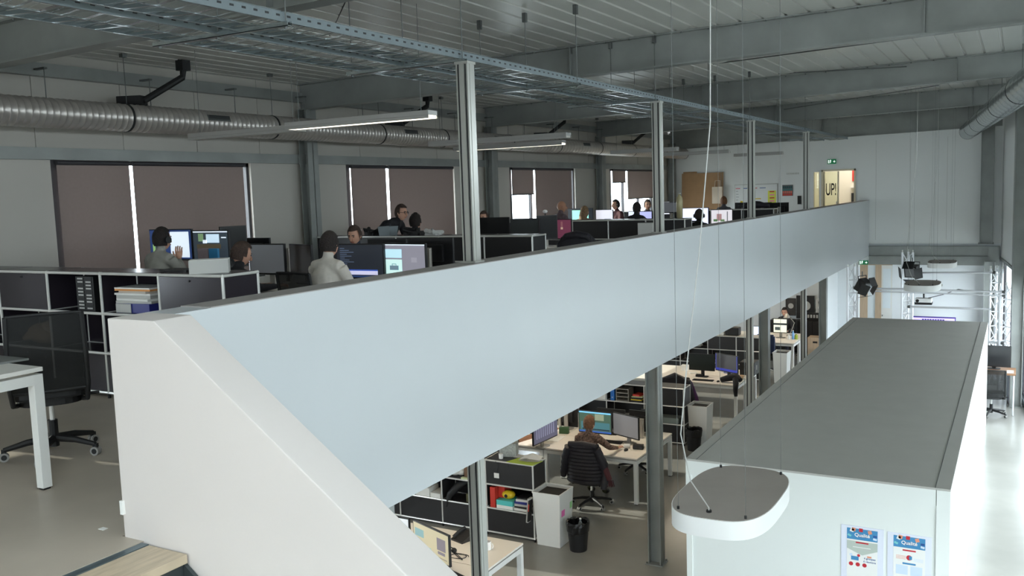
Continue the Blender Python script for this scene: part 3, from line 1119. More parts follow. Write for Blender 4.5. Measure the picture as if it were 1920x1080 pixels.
def desk(label, x0, x1, y0, y1, z0, group, top=WHITEP, far=False):
    t = thing('bench_desk', label, 'desk', ((x0 + x1) / 2, (y0 + y1) / 2, z0), 0, group)
    w, d = (x1 - x0) / 2 - .004, (y1 - y0) / 2 - .004
    MB().box(-w, w, -d, d, DH - .025, DH).build('desk_top', top, t, bevel=.003)
    for sx in (-1, 1):
        for sy in (-1, 1):
            cx, cy = sx * (w - .032), sy * (d - .032)
            MB().box(cx - .03, cx + .03, cy - .03, cy + .03, .012, DH - .04).build('leg', WHITEM, t, bevel=.003)
            B(cx - .022, cx + .022, cy - .022, cy + .022, 0, .012).build('foot', BLACK, t)
        B(sx * (w - .032) - .03, sx * (w - .032) + .03, -d + .06, d - .06, DH - .1, DH - .04).build('side_rail', WHITEM, t)
    for sy in (-1, 1):
        B(-w + .06, w - .06, sy * (d - .032) - .02, sy * (d - .032) + .02, DH - .09, DH - .04).build('cross_rail', WHITEM, t)
    return t


def monitor(label, x, y, z0, ztop, w, rz=0, content=None, h=None, stand=SILV, tilt=0, bez=BEZEL, logo=False, base=None, group='desk monitors'):
    h = h or w * .58
    t = thing('computer_monitor', label, 'monitor', (x, y, z0), rz, group)
    H = ztop - z0
    R = Matrix.Rotation(tilt, 3, 'X')
    zc = max(H - h / 2, h / 2 + .03)
    MB().cbox((0, 0, zc), (w, .03, h)).build('housing', bez, t, bevel=.004)
    MB().cbox((0, .03, zc), (w * .6, .04, h * .55)).build('rear_cover', bez, t, bevel=.008)
    s = MB()
    mats = [OFFS]
    s.box(-w / 2 + .012, w / 2 - .012, -.0165, -.0155, zc - h / 2 + .02, zc + h / 2 - .012)
    if content:
        if content[0] is not None:
            mats[0] = content[0]
        for (u0, u1, v0, v1, m) in content[1:]:
            if m not in mats:
                mats.append(m)
            W, Hh = w - .024, h - .032
            s.box(-W / 2 + u0 * W, -W / 2 + u1 * W, -.0172 - .0001 * len(mats), -.0165, zc + h / 2 - .012 - v1 * Hh, zc + h / 2 - .012 - v0 * Hh, mats.index(m))
    s.build('screen', mats, t)
    B(-.035, .035, .05, .075, .01, zc + .06).build('stand', stand, t)
    MB().prism(soft_rect(.12, .09, 4, 24), 'z', 0, .012).build('stand_base', stand, t).location.y = .05
    if logo:
        m = MB()
        for k in range(24):
            a, b = 2 * pi * k / 24, 2 * pi * (k + 1) / 24
            m.tube((.026 * math.cos(a), .052, zc + .02 + .026 * math.sin(a)), (.026 * math.cos(b), .052, zc + .02 + .026 * math.sin(b)), .0025, 5)
        m.build('logo_ring', SILV, t)
        lettering('DELL', .018, SILV, t, (0, .0515, zc + .014), rot=(pi / 2, 0, pi))
    return t


def monpx(label, x0, x1, yt, Y, z0, content=None, rz=0, w=None, h=None, **k):
    a, b = aty(x0, yt, Y), aty(x1, yt, Y)
    return monitor(label, (a.x + b.x) / 2, Y, z0, a.z, w or (b.x - a.x), rz, content, h, **k)


def make_chair(back=MESHF):
    t = bpy.data.objects.new('office_chair', None)
    COL.objects.link(t)
    lg = MB()
    lg.path([(0, .03, .115), (0, .16, .105), (0, .30, .075)], [.026, .022, .016], 8)
    lgm = lg.data('leg', BLACK)
    cs = MB().tube((-.022, .30, .03), (-.006, .30, .03), .03, 14).tube((.006, .30, .03), (.022, .30, .03), .03, 14)
    cs.tube((-.024, .30, .03), (.024, .30, .03), .018, 10, mi=1).box(-.012, .012, .285, .315, .04, .08, 1)
    csm = cs.data('caster', [RUB, BLACK])
    for k in range(5):
        a = 2 * pi * k / 5 + .3
        o = link('leg', lgm, t, rz=a)
        link('caster', csm, o)
    MB().tube((0, 0, .06), (0, 0, .24), .032, 12).build('lift_sleeve', BLACK, t)
    MB().tube((0, 0, .24), (0, 0, .4), .016, 12).build('gas_lift', CHROME, t)
    MB().prism(soft_rect(.24, .24, 4, 32), 'z', .42, .48).build('seat', BLACK, t, bevel=.015)
    MB().prism(soft_rect(.2, .2, 3, 24), 'z', .37, .42).tube((.16, .0, .39), (.3, .0, .39), .011, 8).build('seat_mechanism', BLACK, t, bevel=.006)
    fr = MB()
    for s in (-1, 1):
        fr.path([(s * .19, -.1, .38), (s * .215, -.22, .40), (s * .225, -.255, .5), (s * .225, -.27, .72), (s * .215, -.31, .98)], .016, 8)
    fr.path([(-.215, -.31, .98), (0, -.325, .985), (.215, -.31, .98)], .012, 8)
    fr.path([(-.22, -.24, .48), (0, -.27, .48), (.22, -.24, .48)], .014, 8)
    fr.build('back_frame', BLACK, t)
    m = MB()
    n = 6
    rows = [(.49, -.25), (.6, -.262), (.72, -.272), (.85, -.292), (.975, -.312)]
    vs, fs = [], []
    for z, y in rows:
        for i in range(n + 1):
            u = -1 + 2 * i / n
            vs.append((u * .215, y - .02 * (1 - u * u), z))
    for k in range(len(rows) - 1):
        for i in range(n):
            a = k * (n + 1) + i
            fs.append((a, a + 1, a + n + 2, a + n + 1))
    m.quadmesh(vs, fs)
    vv = [(v[0], v[1] - .004, v[2]) for v in vs]
    m.quadmesh(vv, [tuple(reversed(f)) for f in fs])
    m.build('back_mesh', back, t)
    return t


CHAIR = None


def chair(label, x, y, z0, rz, group='office chairs'):
    global CHAIR
    if CHAIR is None:
        CHAIR = make_chair()
        o = CHAIR
    else:
        o = copy_tree(CHAIR)
    o.location = (x, y, z0)
    o.rotation_euler.z = rz
    return tag(o, label, 'chair', group)


SKIN = mat('skin', (205, 158, 134), .6)
SKIN2 = mat('skin_tan', (190, 140, 112), .6)
EYE = mat('eye_dark', (40, 34, 32), .3)
LIP = mat('lips', (176, 110, 100), .6)
HAIRS = {'dark': mat('hair_dark', (38, 30, 27), .75, var=.3, scale=40, bump=.6, bscale=90), 'brown': mat('hair_brown', (66, 50, 42), .75, var=.3, scale=40, bump=.6, bscale=90),
         'ginger': mat('hair_copper', (128, 88, 60), .75, var=.3, scale=40, bump=.6, bscale=90), 'blond': mat('hair_blond', (140, 112, 82), .75, var=.3, scale=40, bump=.6, bscale=90)}


def dseg(p, a, b):
    ab = b - a
    t = max(0, min(1, (p - a).dot(ab) / max(ab.length_squared, 1e-9)))
    return (p - (a + ab * t)).length


def make_hand(m, w, d, side, mi, s=1.0):
    """palm and five fingers; w wrist, d direction of the fingers, palm down"""
    w, d = Vector(w), Vector(d).normalized()
    lat = d.cross(Vector((0, 0, 1))).normalized() * side
    upv = lat.cross(d).normalized()
    if upv.z < 0:
        upv = -upv
    vs = []
    pal = [(0, .026, .016), (.045, .036, .015), (.085, .04, .013)]
    ringn = 8
    fs = []
    for f, hw, ht in pal:
        for i in range(ringn):
            a = 2 * pi * i / ringn
            vs.append(w + d * f * s + lat * hw * s * math.cos(a) + upv * ht * s * math.sin(a))
    for k in range(2):
        for i in range(ringn):
            fs.append((k * ringn + i, k * ringn + (i + 1) % ringn, (k + 1) * ringn + (i + 1) % ringn, (k + 1) * ringn + i))
    fs += [tuple(range(ringn)), tuple(range(2 * ringn, 3 * ringn))]
    m.quadmesh(vs, fs, mi)
    for k, (o, L) in enumerate(((-.03, .055), (-.01, .07), (.011, .075), (.031, .068))):
        a = w + d * .08 * s + lat * (-o) * s
        m.path([a, a + d * L * .5 * s + upv * .008, a + d * L * .9 * s - upv * .014], [.009 * s, .0085 * s, .007 * s], 6, mi)
    a = w + d * .03 * s - lat * .03 * s
    m.path([a, a - lat * .025 * s + d * .03 * s, a - lat * .03 * s + d * .06 * s - upv * .008], [.011 * s, .010 * s, .008 * s], 6, mi)


def person(label, x, y, z0, rz, J, shirt, trousers, hair='dark', skin=None, style='short', vox=.02, sleeves=True, head=(0, 0), phones=False, glasses=False, pattern=None, group='people at desks'):
    skin = skin or SKIN
    t = thing('person', label, 'person', (x, y, z0), rz, group)
    V = {k: Vector(v) for k, v in J.items()}
    m = MB()
    # torso
    m.path([V['pelvis'] + Vector((0, 0, -.06)), V['pelvis'], V['waist'], V['chest'], V['neck'] + Vector((0, 0, -.03))], [.13, .15, .135, .15, .075], 14)
    m.path([V['chest'] + Vector((-.06, 0, .0)), V['chest'] + Vector((.06, 0, 0))], [.11, .11], 10)
    m.path([V['shL'], (V['shL'] + V['shR']) / 2 + Vector((0, 0, .02)), V['shR']], [.066, .085, .066], 10)
    m.path([V['pelvis'] + Vector((-.07, 0, 0)), V['pelvis'] + Vector((.07, 0, 0))], [.12, .12], 10)
    hc = V['head']
    m.path([V['neck'] + Vector((0, 0, -.06)), V['neck'], hc + Vector((0, -.015, -.05))], [.062, .055, .05], 10)
    bones = [(V['pelvis'], V['waist'], 0, .02), (V['waist'], V['neck'], 0, .1), (V['neck'] + Vector((0, 0, .02)), hc, 2, .05), (V['shL'], V['shR'], 0, .06)]
    for s in 'LR':
        m.path([V['sh' + s], (V['sh' + s] + V['el' + s]) / 2, V['el' + s]], [.062, .055, .046], 10)
        m.path([V['el' + s], (V['el' + s] * .6 + V['wr' + s] * .4), V['wr' + s]], [.046, .042, .028], 10)
        bones += [(V['sh' + s], V['el' + s], 0, .05), (V['el' + s], V['wr' + s], 0 if sleeves else 2, .04)]
        m.path([V['hip' + s], (V['hip' + s] + V['kn' + s]) / 2, V['kn' + s]], [.095, .082, .062], 10)
        m.path([V['kn' + s], V['kn' + s] * .65 + V['an' + s] * .35, V['an' + s]], [.06, .058, .04], 10)
        m.path([V['an' + s], V['an' + s] + Vector((0, .06, -.035)), V['toe' + s]], [.042, .045, .035], 8)
        bones += [(V['hip' + s], V['kn' + s], 1, .08), (V['kn' + s], V['an' + s], 1, .05), (V['an' + s], V['toe' + s], 3, .04)]
    me = m.data('body', [])
    o = bpy.data.objects.new('tmp', me)
    COL.objects.link(o)
    r = o.modifiers.new('r', 'REMESH')
    r.mode = 'VOXEL'
    r.voxel_size = vox
    sm = o.modifiers.new('s', 'SMOOTH')
    sm.factor = .5
    sm.iterations = 4 if vox < .015 else 2
    dg = bpy.context.evaluated_depsgraph_get()
    b = bpy.data.meshes.new_from_object(o.evaluated_get(dg))
    bpy.data.objects.remove(o)
    # head and hands join the body mesh
    h = MB()
    yaw, pit = head
    Rh = Matrix.Rotation(yaw, 3, 'Z') @ Matrix.Rotation(pit, 3, 'X')

    def hp(p):
        return Rh @ Vector(p) + hc
    vs, fs = [], []
    SG, RG = 18, 14
    for k in range(RG + 1):
        th = pi * k / RG
        for i in range(SG):
            a = 2 * pi * i / SG
            X, Yy, Z = math.sin(th) * math.cos(a), math.sin(th) * math.sin(a), -math.cos(th)
            q = max(0, -Z)
            vx = .074 * X * (1 - .28 * q * q)
            vy = (.092 if Yy > 0 else .098) * Yy * (1 - .12 * q) + .012 * q
            vs.append(hp((vx, vy, .116 * Z)))
    for k in range(RG):
        for i in range(SG):
            fs.append((k * SG + i, k * SG + (i + 1) % SG, (k + 1) * SG + (i + 1) % SG, (k + 1) * SG + i))
    h.quadmesh(vs, fs, 2)
    o0 = len(h.v)
    h.path([(0, .086, .012), (0, .104, -.018), (0, .108, -.03), (0, .09, -.04)], [.008, .011, .013, .008], 8, 2)
    for s in (-1, 1):
        h.ball((s * .075, -.005, -.008), (.012, .022, .032), 8, 6, 2)
        h.ball((s * .03, .079, .008), (.012, .01, .008), 8, 6, 4)
        h.path([(s * .014, .09, .026), (s * .046, .08, .027)], .005, 5, 4)
    h.path([(-.024, .083, -.062), (0, .09, -.06), (.024, .083, -.062)], .006, 6, 5)
    for i in range(o0, len(h.v)):
        h.v[i] = tuple(hp(h.v[i]))
    for s, sd in (('L', -1), ('R', 1)):
        make_hand(h, V['wr' + s], V['hand' + s], sd, 2)
    bm = bmesh.new()
    bm.from_mesh(b)
    for f in bm.faces:
        c = f.calc_center_median()
        f.material_index = min(bones, key=lambda q: dseg(c, q[0], q[1]) - q[3])[2]
        f.smooth = True
    tmp = h.data('tmp', [])
    nb = len(bm.faces)
    bm.from_mesh(tmp)
    for f in list(bm.faces)[nb:]:
        f.smooth = True
    bm.to_mesh(b)
    bm.free()
    for mm in (shirt, trousers, skin, BLACK, EYE, LIP):
        b.materials.append(mm)
    link('body', b, t)
    # hair
    if style != 'bald':
        hm = MB()
        vs, fs = [], []
        rnd = random.Random(hash(label) & 255 if False else len(label))
        SG, RG = 22, 16
        amp = {'short': .05, 'curly': .16, 'long': .03}[style]
        k0 = {'short': 1.12, 'curly': 1.18, 'long': 1.1}[style]
        for k in range(RG + 1):
            th = pi * k / RG
            for i in range(SG):
                a = 2 * pi * i / SG
                X, Yy, Z = math.sin(th) * math.cos(a), math.sin(th) * math.sin(a), -math.cos(th)
                f = k0 + amp * (rnd.random() - .3)
                z = .116 * Z * f
                vs.append(hp((.077 * X * f, .1 * Yy * f - .004, z + .006)))
        keep = set()
        for k in range(RG):
            for i in range(SG):
                th = pi * (k + .5) / RG
                a = 2 * pi * (i + .5) / SG
                X, Yy, Z = math.sin(th) * math.cos(a), math.sin(th) * math.sin(a), -math.cos(th)
                if Yy > .28 and Z < .5:
                    continue
                if Z < (-.55 if style != 'long' else -.8) or (Yy > -.05 and Z < -.1 and style != 'long'):
                    continue
                fs.append((k * SG + i, k * SG + (i + 1) % SG, (k + 1) * SG + (i + 1) % SG, (k + 1) * SG + i))
        hm.quadmesh(vs, fs)
        if style == 'long':
            o0 = len(hm.v)
            hm.path([(0, -.05, .04), (0, -.085, -.08), (0, -.1, -.2), (0, -.1, -.3)], [.07, .085, .08, .05], 12)
            for i in range(o0, len(hm.v)):
                hm.v[i] = tuple(hp(hm.v[i]))
        hm.build('hair', HAIRS[hair], t, smooth=True)
    if phones:
        q = MB()
        pts = [(.092 * math.cos(a), -.01, .0 + .128 * math.sin(a)) for a in [pi * k / 12 for k in range(13)]]
        q.path([hp(p) for p in pts], .008, 6)
        for s in (-1, 1):
            q.tube(hp((s * .075, -.008, -.005)), hp((s * .108, -.008, -.005)), .038, 14)
        q.build('headphones', BLACK, t)
    if glasses:
        q = MB()
        for s in (-1, 1):
            q.path([hp((s * .03 + .022 * math.cos(a), .094, .006 + .018 * math.sin(a))) for a in [2 * pi * k / 12 for k in range(13)]], .003, 5)
            q.path([hp((s * .052, .092, .008)), hp((s * .078, .0, .008))], .003, 5)
        q.build('glasses', BLACK, t)
    return t


def seated(htop, lean=.1, reach=.36, dz=0, armL=None, armR=None):
    J = {'pelvis': (0, 0, .55), 'waist': (0, lean * .25, .72), 'chest': (0, lean * .65, htop - .42), 'neck': (0, lean * .9, htop - .255),
         'head': (0, lean + .03, htop - .118)}
    for s, q in (('L', -1), ('R', 1)):
        J['sh' + s] = (q * .165, lean * .8, htop - .33)
        J['el' + s] = (q * .235, lean * .8 + .08, max(.79, htop - .58))
        J['wr' + s] = (q * .15, lean * .8 + reach, DH + .05)
        J['hand' + s] = (-q * .15, 1, -.05)
        J['hip' + s] = (q * .09, .02, .53)
        J['kn' + s] = (q * .12, .43, .53)
        J['an' + s] = (q * .12, .40, .10)
        J['toe' + s] = (q * .12, .56, .04)
    if armL:
        J['elL'], J['wrL'], J['handL'] = armL
    if armR:
        J['elR'], J['wrR'], J['handR'] = armR
    return J


def seatpx(label, px_, py_, Y, z0, rz, shirt, hair='dark', lean=.1, **k):
    p = aty(px_, py_, Y)
    d = Matrix.Rotation(rz, 3, 'Z') @ Vector((0, lean + .03, 0))
    kw = {q: k.pop(q) for q in ('reach', 'armL', 'armR') if q in k}
    tr = k.pop('trousers', None) or mat('dark_trousers', (44, 46, 58), .8)
    return person(label, p.x - d.x, Y - d.y, z0, rz, seated(p.z - z0, lean, **kw), shirt, tr, hair, **k), Vector((p.x - d.x, Y - d.y, z0))


def cloth(name, rgb):
    return mat(name, rgb, .85, var=.08, scale=12, bump=.2, bscale=25)


#%%UPPER
# ------------------------------------------------------------------ upper level: foreground desk and chair


def stack(name, x, y, z, items, group, labels):
    for (w, d, h, m, rz), l in zip(items, labels):
        o = tag(MB().cbox((0, 0, h / 2), (w, d, h)).build(name, m), l, name.split('_')[-1], group)
        o.location = (x, y, z)
        o.rotation_euler.z = rz
        z += h
    return z


desk('white desk corner in the left foreground', -6.55, -4.96, 1.65, 3.2, 0, 'upper white desks')
tag(MB().prism([(-.16, -.1), (.1, -.1), (.14, .1), (-.16, .1)], 'z', 0, .012).build('notebook', mat('grey_notebook', (112, 114, 112), .6)), 'thin grey notebook on the left foreground desk', 'notebook').location = atz(8, 679, DH) + Vector((-.05, 0, 0))
p = atz(104, 852, 0)
chair('black mesh office chair behind the left foreground desk', p.x, p.y, 0, 1.0)

# first upper sideboard
S1 = {(0, 2), (3, 2), (4, 2), (0, 1)} | {(k, 0) for k in range(5)}
cell, tt = sideboard('black modular sideboard with chrome tubes behind the foreground chair', -5.37, 4.98, 0, 5, S1)
x0, x1, yf, z = cell(1, 2)
tag(B(x0 + .08, x0 + .5, yf + .06, yf + .32, z, z + .085).build('document_box', NAVY, bevel=.004), 'navy document box at the bottom of the magazine pile', 'box')
tag(B(x0 + .09, x0 + .28, yf + .05, yf + .055, z + .004, z + .08).build('box_label', PAPERG), 'pale label sheet leaning on the navy document box', 'label')
zz = stack('magazine', x0 + .3, yf + .19, z + .085, [(.40, .27, .022, PAPERG, .1), (.42, .27, .018, PAPER, -.05), (.40, .26, .03, PAPERG, .06), (.44, .27, .016, PAPER, .02), (.38, .25, .02, mat('magazine_cover', (200, 190, 178), .5), -.08), (.42, .27, .016, ORANGE, .05), (.43, .27, .012, PAPER, .03)],
           'magazines in the first sideboard', ['grey magazine, lowest of the pile on the navy box', 'white magazine, second from bottom of the sideboard pile', 'thick grey magazine in the middle of the sideboard pile', 'thin white magazine above the thick grey one', 'beige magazine below the orange one in the sideboard', 'orange magazine near the top of the sideboard pile', 'white magazine on top of the sideboard pile'])
x0, x1, yf, z = cell(2, 2)
t = thing('drawer_rack', 'dark rack of thin drawers with white labels in the first sideboard', 'rack', ((x0 + x1) / 2 + .04, yf + .2, z))
B(-.12, .12, -.12, .12, 0, .30).build('body', BLACK, t)
for k in range(10):
    for s in (-1, 1):
        B(s * .055 - .045, s * .055 + .045, -.124, -.12, .01 + k * .029, .034 + k * .029).build('drawer', BLACK, t)
        if (k * 3 + s) % 4:
            B(s * .055 - .035, s * .055 + .035, -.1255, -.124, .015 + k * .029, .028 + k * .029).build('drawer_label', PAPERG, t)
x0, x1, yf, z = cell(3, 1)
m = MB()
m.ball((0, 0, .09), (.2, .12, .1), 14, 8).ball((.1, .02, .13), (.12, .1, .09), 12, 8).path([(-.12, -.05, .08), (-.2, -.08, .04)], [.05, .02], 8)
tag(m.build('cloth_bag', BEIGE, smooth=True), 'crumpled beige cloth bag in the open sideboard compartment', 'bag').location = (x0 + .3, yf + .2, z)
x0, x1, yf, z = cell(1, 1)
stack('paper_tray', x0 + .2, yf + .18, z, [(.3, .3, .012, PAPERG, 0), (.28, .3, .05, BLACK, 0), (.3, .3, .012, PAPER, 0), (.28, .3, .05, BLACK, 0), (.3, .3, .012, PAPERG, 0), (.28, .3, .04, BLACK, 0), (.3, .3, .012, PAPER, 0)], 'letter trays beside the guard wall',
      ['pale letter tray at the bottom beside the guard wall corner', 'black letter tray second from bottom by the guard wall', 'white letter tray third from bottom by the guard wall', 'black letter tray in the middle by the guard wall', 'pale letter tray above the middle by the guard wall', 'black letter tray second from top by the guard wall', 'white letter tray topmost by the guard wall'])
p = atz(392, 512, tt)
t = thing('cardboard_box', 'low white cardboard box on the end of the first sideboard', 'box', (p.x - .02, p.y + .03, tt), .75)
MB().box(-.15, .15, -.1, .1, 0, .105).build('carton', PAPERG, t, bevel=.003)
B(-.15, .15, -.08, .1, .105, .109).build('lid_flap', PAPER, t)
p = atz(300, 512, tt)
tag(MB().prism(soft_rect(.17, .1, 4, 24), 'z', 0, .015).build('tray', BLACK), 'flat black tray lying on the first sideboard top', 'tray').location = (p.x, 5.2, tt)

# ------------------------------------------------------------------ upper desks
CL = [('first', 6.85), ('second', 12.3), ('third', 17.75), ('fourth', 23.1)]
for nm, y0 in CL[:4]:
    for r, rn in ((0, 'near'), (1, 'far')):
        for c, cn in ((0, 'right'), (1, 'middle'), (2, 'left')):
            xb = -4.75 - c * 1.42
            desk('white bench desk, %s place of the %s row in the %s upper cluster' % (cn, rn, nm), xb - 1.42, xb, y0 + r * .8, y0 + r * .8 + .8, 0, 'upper white desks', far=True)

WHT, BLU = scr((214, 226, 236), .85), scr((40, 62, 110), .6)
DKC = scr((38, 42, 50), .6)
DKT = scr((52, 62, 70), .6)
Y = 7.38
monpx('monitor with bright white page beside the person with headphones', 281, 360, 430, Y, DH, [BLU, (.5, .95, .06, .95, WHT), (.06, .12, .5, .95, scr((150, 190, 120), .6))], h=.37)
monpx('monitor with dark editing layout right of the white page', 362, 429, 432, Y, DH, [DKT, (0, 1, 0, .04, WHT), (.15, .3, .08, .35, scr((120, 150, 110), .6)), (.38, .76, .1, .4, scr((190, 214, 230), .8)), (.28, .4, .3, .42, WHT), (.1, .8, .45, .6, scr((74, 66, 50), .6)), (.82, .96, .2, .24, WHT)], h=.36)
for px0, px1, m, l in ((370, 389, mat('mauve_card', (150, 134, 138), .6), 'mauve card standing in front of the dark editing monitor'), (391, 407, mat('sky_card', (42, 128, 176), .6), 'blue card standing in front of the dark editing monitor')):
    a, b = aty(px0, 466, 7.2), aty(px1, 466, 7.2)
    tag(B(a.x, b.x, 7.2, 7.23, DH, a.z).build('standing_card', m), l, 'card')
monpx('dark monitor turned edge-on beside the editing monitor', 424, 448, 424, 7.95, DH, None, rz=1.25, w=.34, h=.5, stand=BLACK)
monpx('low dark monitor seen over the grey screen near the first window', 452, 506, 446, 8.2, DH, None, stand=BLACK, rz=pi, logo=True)
monpx('faintly glowing grey monitor right of the dark haired person', 468, 534, 457, 7.32, DH, [GREYS], h=.34)
monpx('angled dark brown monitor left of the white shirted man', 536, 592, 458, 7.5, DH, [mat('brown_screen', (66, 58, 54), .3)], rz=-.35, w=.5, h=.34)
code = [DKC] + [(.08, .08 + .1 + .05 * ((k * 7) % 5), .1 + k * .06, .115 + k * .06, scr((120, 140, 170), .4)) for k in range(9)] + [(.1, .88, .8, .92, scr((196, 196, 226), .8)), (.1, .88, .76, .8, scr((56, 84, 170), .8)), (0, 1, .95, 1, BLU)]
monpx('monitor with dark code editor beside the white shirted man', 630, 720, 457, 7.45, DH, code, h=.37)
monpx('monitor with bag sketch pages right of the code editor', 721, 800, 456, 7.45, DH, [scr((140, 138, 150), .6), (0, 1, 0, .03, WHT), (.0, .42, .15, .42, scr((176, 214, 226), .85)), (.0, .42, .47, .98, scr((190, 224, 220), .85)), (.1, .33, .66, .8, scr((112, 136, 150), .6)), (.16, .27, .6, .62, scr((112, 136, 150), .6)), (.16, .175, .6, .66, scr((112, 136, 150), .6)), (.255, .27, .6, .66, scr((112, 136, 150), .6)), (.66, .8, .4, .55, scr((156, 154, 164), .6))], h=.36, rz=-.12, w=.56)
monpx('black monitor back with round logo behind the code editor, left', 690, 762, 448, 8.0, DH, None, rz=pi, logo=True)
monpx('black monitor back with round logo next to the nearest power post', 768, 850, 446, 8.0, DH, None, rz=pi, logo=True)
p = aty(802, 466, 7.72)
tag(MB().box(-.03, .03, -.02, .02, 0, p.z - DH).build('speaker_bar', SILV, bevel=.006), 'slim silver upright speaker beside the bag sketch monitor', 'speaker').location = (p.x, 7.72, DH)
a = aty(530, 460, 7.72)
tag(MB().box(-.03, .03, -.02, .02, 0, a.z - DH - .03).build('speaker_bar', SILV, bevel=.006), 'slim silver upright speaker behind the faintly glowing grey monitor', 'speaker').location = (aty(539, 460, 7.72).x, 7.72, DH)

GREYH = cloth('grey_hoodie', (150, 148, 140))
BLKS = cloth('black_top', (34, 34, 38))
o, q = seatpx('person in grey hoodie with headphones, seen from behind at left', 303, 428, 6.6, 0, 0, GREYH, 'dark', lean=.1, phones=True, vox=.014, armR=((.29, .16, .9), (.15, .2, 1.06), (-.15, .2, 1)))
chair('black office chair under the person in grey hoodie', q.x, q.y - .03, 0, 0)
o, q = seatpx('dark haired person in black bending over the grey monitor', 452, 455, 6.6, 0, -.2, BLKS, 'brown', lean=.2, head=(-.25, -.3), vox=.014)
chair('black office chair under the person in black', q.x, q.y - .03, 0, -.2)
o, q = seatpx('man in off-white shirt typing at the code editor', 617, 436, 6.72, 0, 0, cloth('offwhite_shirt', (206, 200, 190)), 'dark', lean=.1, head=(.1, -.1), vox=.012)
chair('black office chair under the man in off-white shirt', q.x, q.y - .06, 0, -.1)
o, q = seatpx('man facing the camera, looking down behind the code editor', 664, 424, 8.95, 0, pi, cloth('navy_sweater', (52, 56, 70)), 'brown', lean=.1, head=(.15, -.25), vox=.014)
chair('black office chair under the man facing the camera', q.x, q.y + .04, 0, pi)

# second upper sideboard and what lies on it
SC = {(c, k) for c in range(6) for k in range(3)}
cell, tt2 = sideboard('black modular sideboard between the first and second upper desks', -5.53, 10.4, 0, 5, SC, front=DARKP)
p = atz(762, 438, tt2)
t = thing('plastic_bin', 'translucent grey plastic bin on the second upper sideboard', 'bin', (p.x, 10.58, tt2))
MB().lathe([(.001, 0), (.13, 0), (.15, .13), (.14, .13), (.12, .012), (.001, .012)], n=4).build('shell', mat('grey_plastic', (132, 142, 146), .4), t).rotation_euler.z = pi / 4
for (px_, w, h, m, l) in ((735, .2, .1, BLACK, 'black camera bag left of the grey plastic bin'), (805, .3, .12, BLACK, 'black heap of cables right of the grey plastic bin'), (838, .22, .08, PAPERG, 'crumpled white paper bag beside the nearest power post')):
    p = atz(px_, 438, tt2)
    rnd = random.Random(px_)
    mb = MB()
    for k in range(7):
        mb.path([(rnd.uniform(-w, w) * .45, rnd.uniform(-.1, .1), rnd.uniform(.02, h * .7)), (rnd.uniform(-w, w) * .5, rnd.uniform(-.1, .1), rnd.uniform(.03, h)), (rnd.uniform(-w, w) * .5, rnd.uniform(-.1, .1), .02)], [.02, .035, .018], 8)
    mb.box(-w * .4, w * .4, -.08, .08, 0, h * .5)
    tag(mb.build('bag' if m is not BLACK or px_ < 800 else 'cable_heap', m), l, 'bag' if px_ != 805 else 'cables').location = (p.x, 10.58, tt2)
tag(B(0, .12, 0, .1, 0, .09).build('carton', PAPER), 'small white carton beside the black camera bag upstairs', 'box').location = (atz(722, 437, tt2).x - .06, 10.5, tt2)

# leaning man and neighbours
J = {'pelvis': (0, -.05, .93), 'waist': (0, .07, 1.03), 'chest': (0, .24, 1.17), 'neck': (0, .38, 1.28), 'head': (0, .47, 1.40)}
for s, k in (('L', -1), ('R', 1)):
    J['sh' + s] = (k * .17, .32, 1.23)
    J['el' + s] = (k * .2, .4, .98)
    J['wr' + s] = (k * .17, .58, .79)
    J['hand' + s] = (0, 1, -.1)
    J['hip' + s] = (k * .09, -.05, .9)
    J['kn' + s] = (k * .1, .02, .5)
    J['an' + s] = (k * .1, -.05, .1)
    J['toe' + s] = (k * .1, .1, .04)
p = aty(752, 383, 11.3)
person('man with glasses in black sweater leaning over to the right', p.x - .47, 11.3, 0, -pi / 2, J, BLKS, mat('dark_trousers', (44, 46, 58), .8), 'brown', head=(0, -.1), glasses=True, vox=.014)
o, q = seatpx('curly haired person seated beside the leaning man', 779, 402, 11.85, 0, 0, BLKS, 'dark', style='curly', lean=.1)
chair('black office chair under the curly haired person', q.x, q.y - .04, 0, 0)
monpx('dark monitor left of the black divider behind the power post', 878, 897, 414, 12.85, DH, [mat('mauve_screen', (70, 62, 74), .3)])
monpx('black switched-off monitor in front of the peeking head', 897, 955, 408, 13.0, DH, [mat('black_screen', (26, 27, 28), .3)], h=.36)
monpx('dark green-grey switched-off monitor under the bright third window', 957, 1011, 410, 13.0, DH, [mat('slate_screen', (52, 56, 56), .3)], h=.34)
o, q = seatpx('head of a person peeking above the black monitor', 907, 397, 14.3, 0, pi, BLKS, 'brown', lean=.1)
chair('black office chair under the peeking person', q.x, q.y + .05, 0, pi)
monpx('silver-edged black monitor with a round white webcam on top', 1014, 1036, 404, 13.35, DH, None, rz=.8, w=.36, h=.4)
p = aty(1022, 396, 13.35)
t = thing('webcam', 'round white webcam on the silver-edged monitor', 'webcam', (p.x, 13.35, aty(1022, 404, 13.35).z))
MB().tube((0, 0, 0), (0, 0, .05), .012, 8).build('clip', BLACK, t)
MB().ball((0, 0, .065), (.045, .03, .03), 12, 8).build('shell', LAMPS, t)
monpx('monitor with dusty purple wallpaper and pale emblem', 1035, 1072, 411, 13.6, DH, [scr((112, 58, 78), .55), (.46, .56, .1, .5, scr((140, 92, 98), .55)), (.45, .57, .4, .52, scr((188, 160, 140), .6))], h=.34)
p = aty(1093, 436, 11.85)
chair('black office chair with dark coat in front of the third upper sideboard', p.x, 11.9, 0, .1)
m = MB()
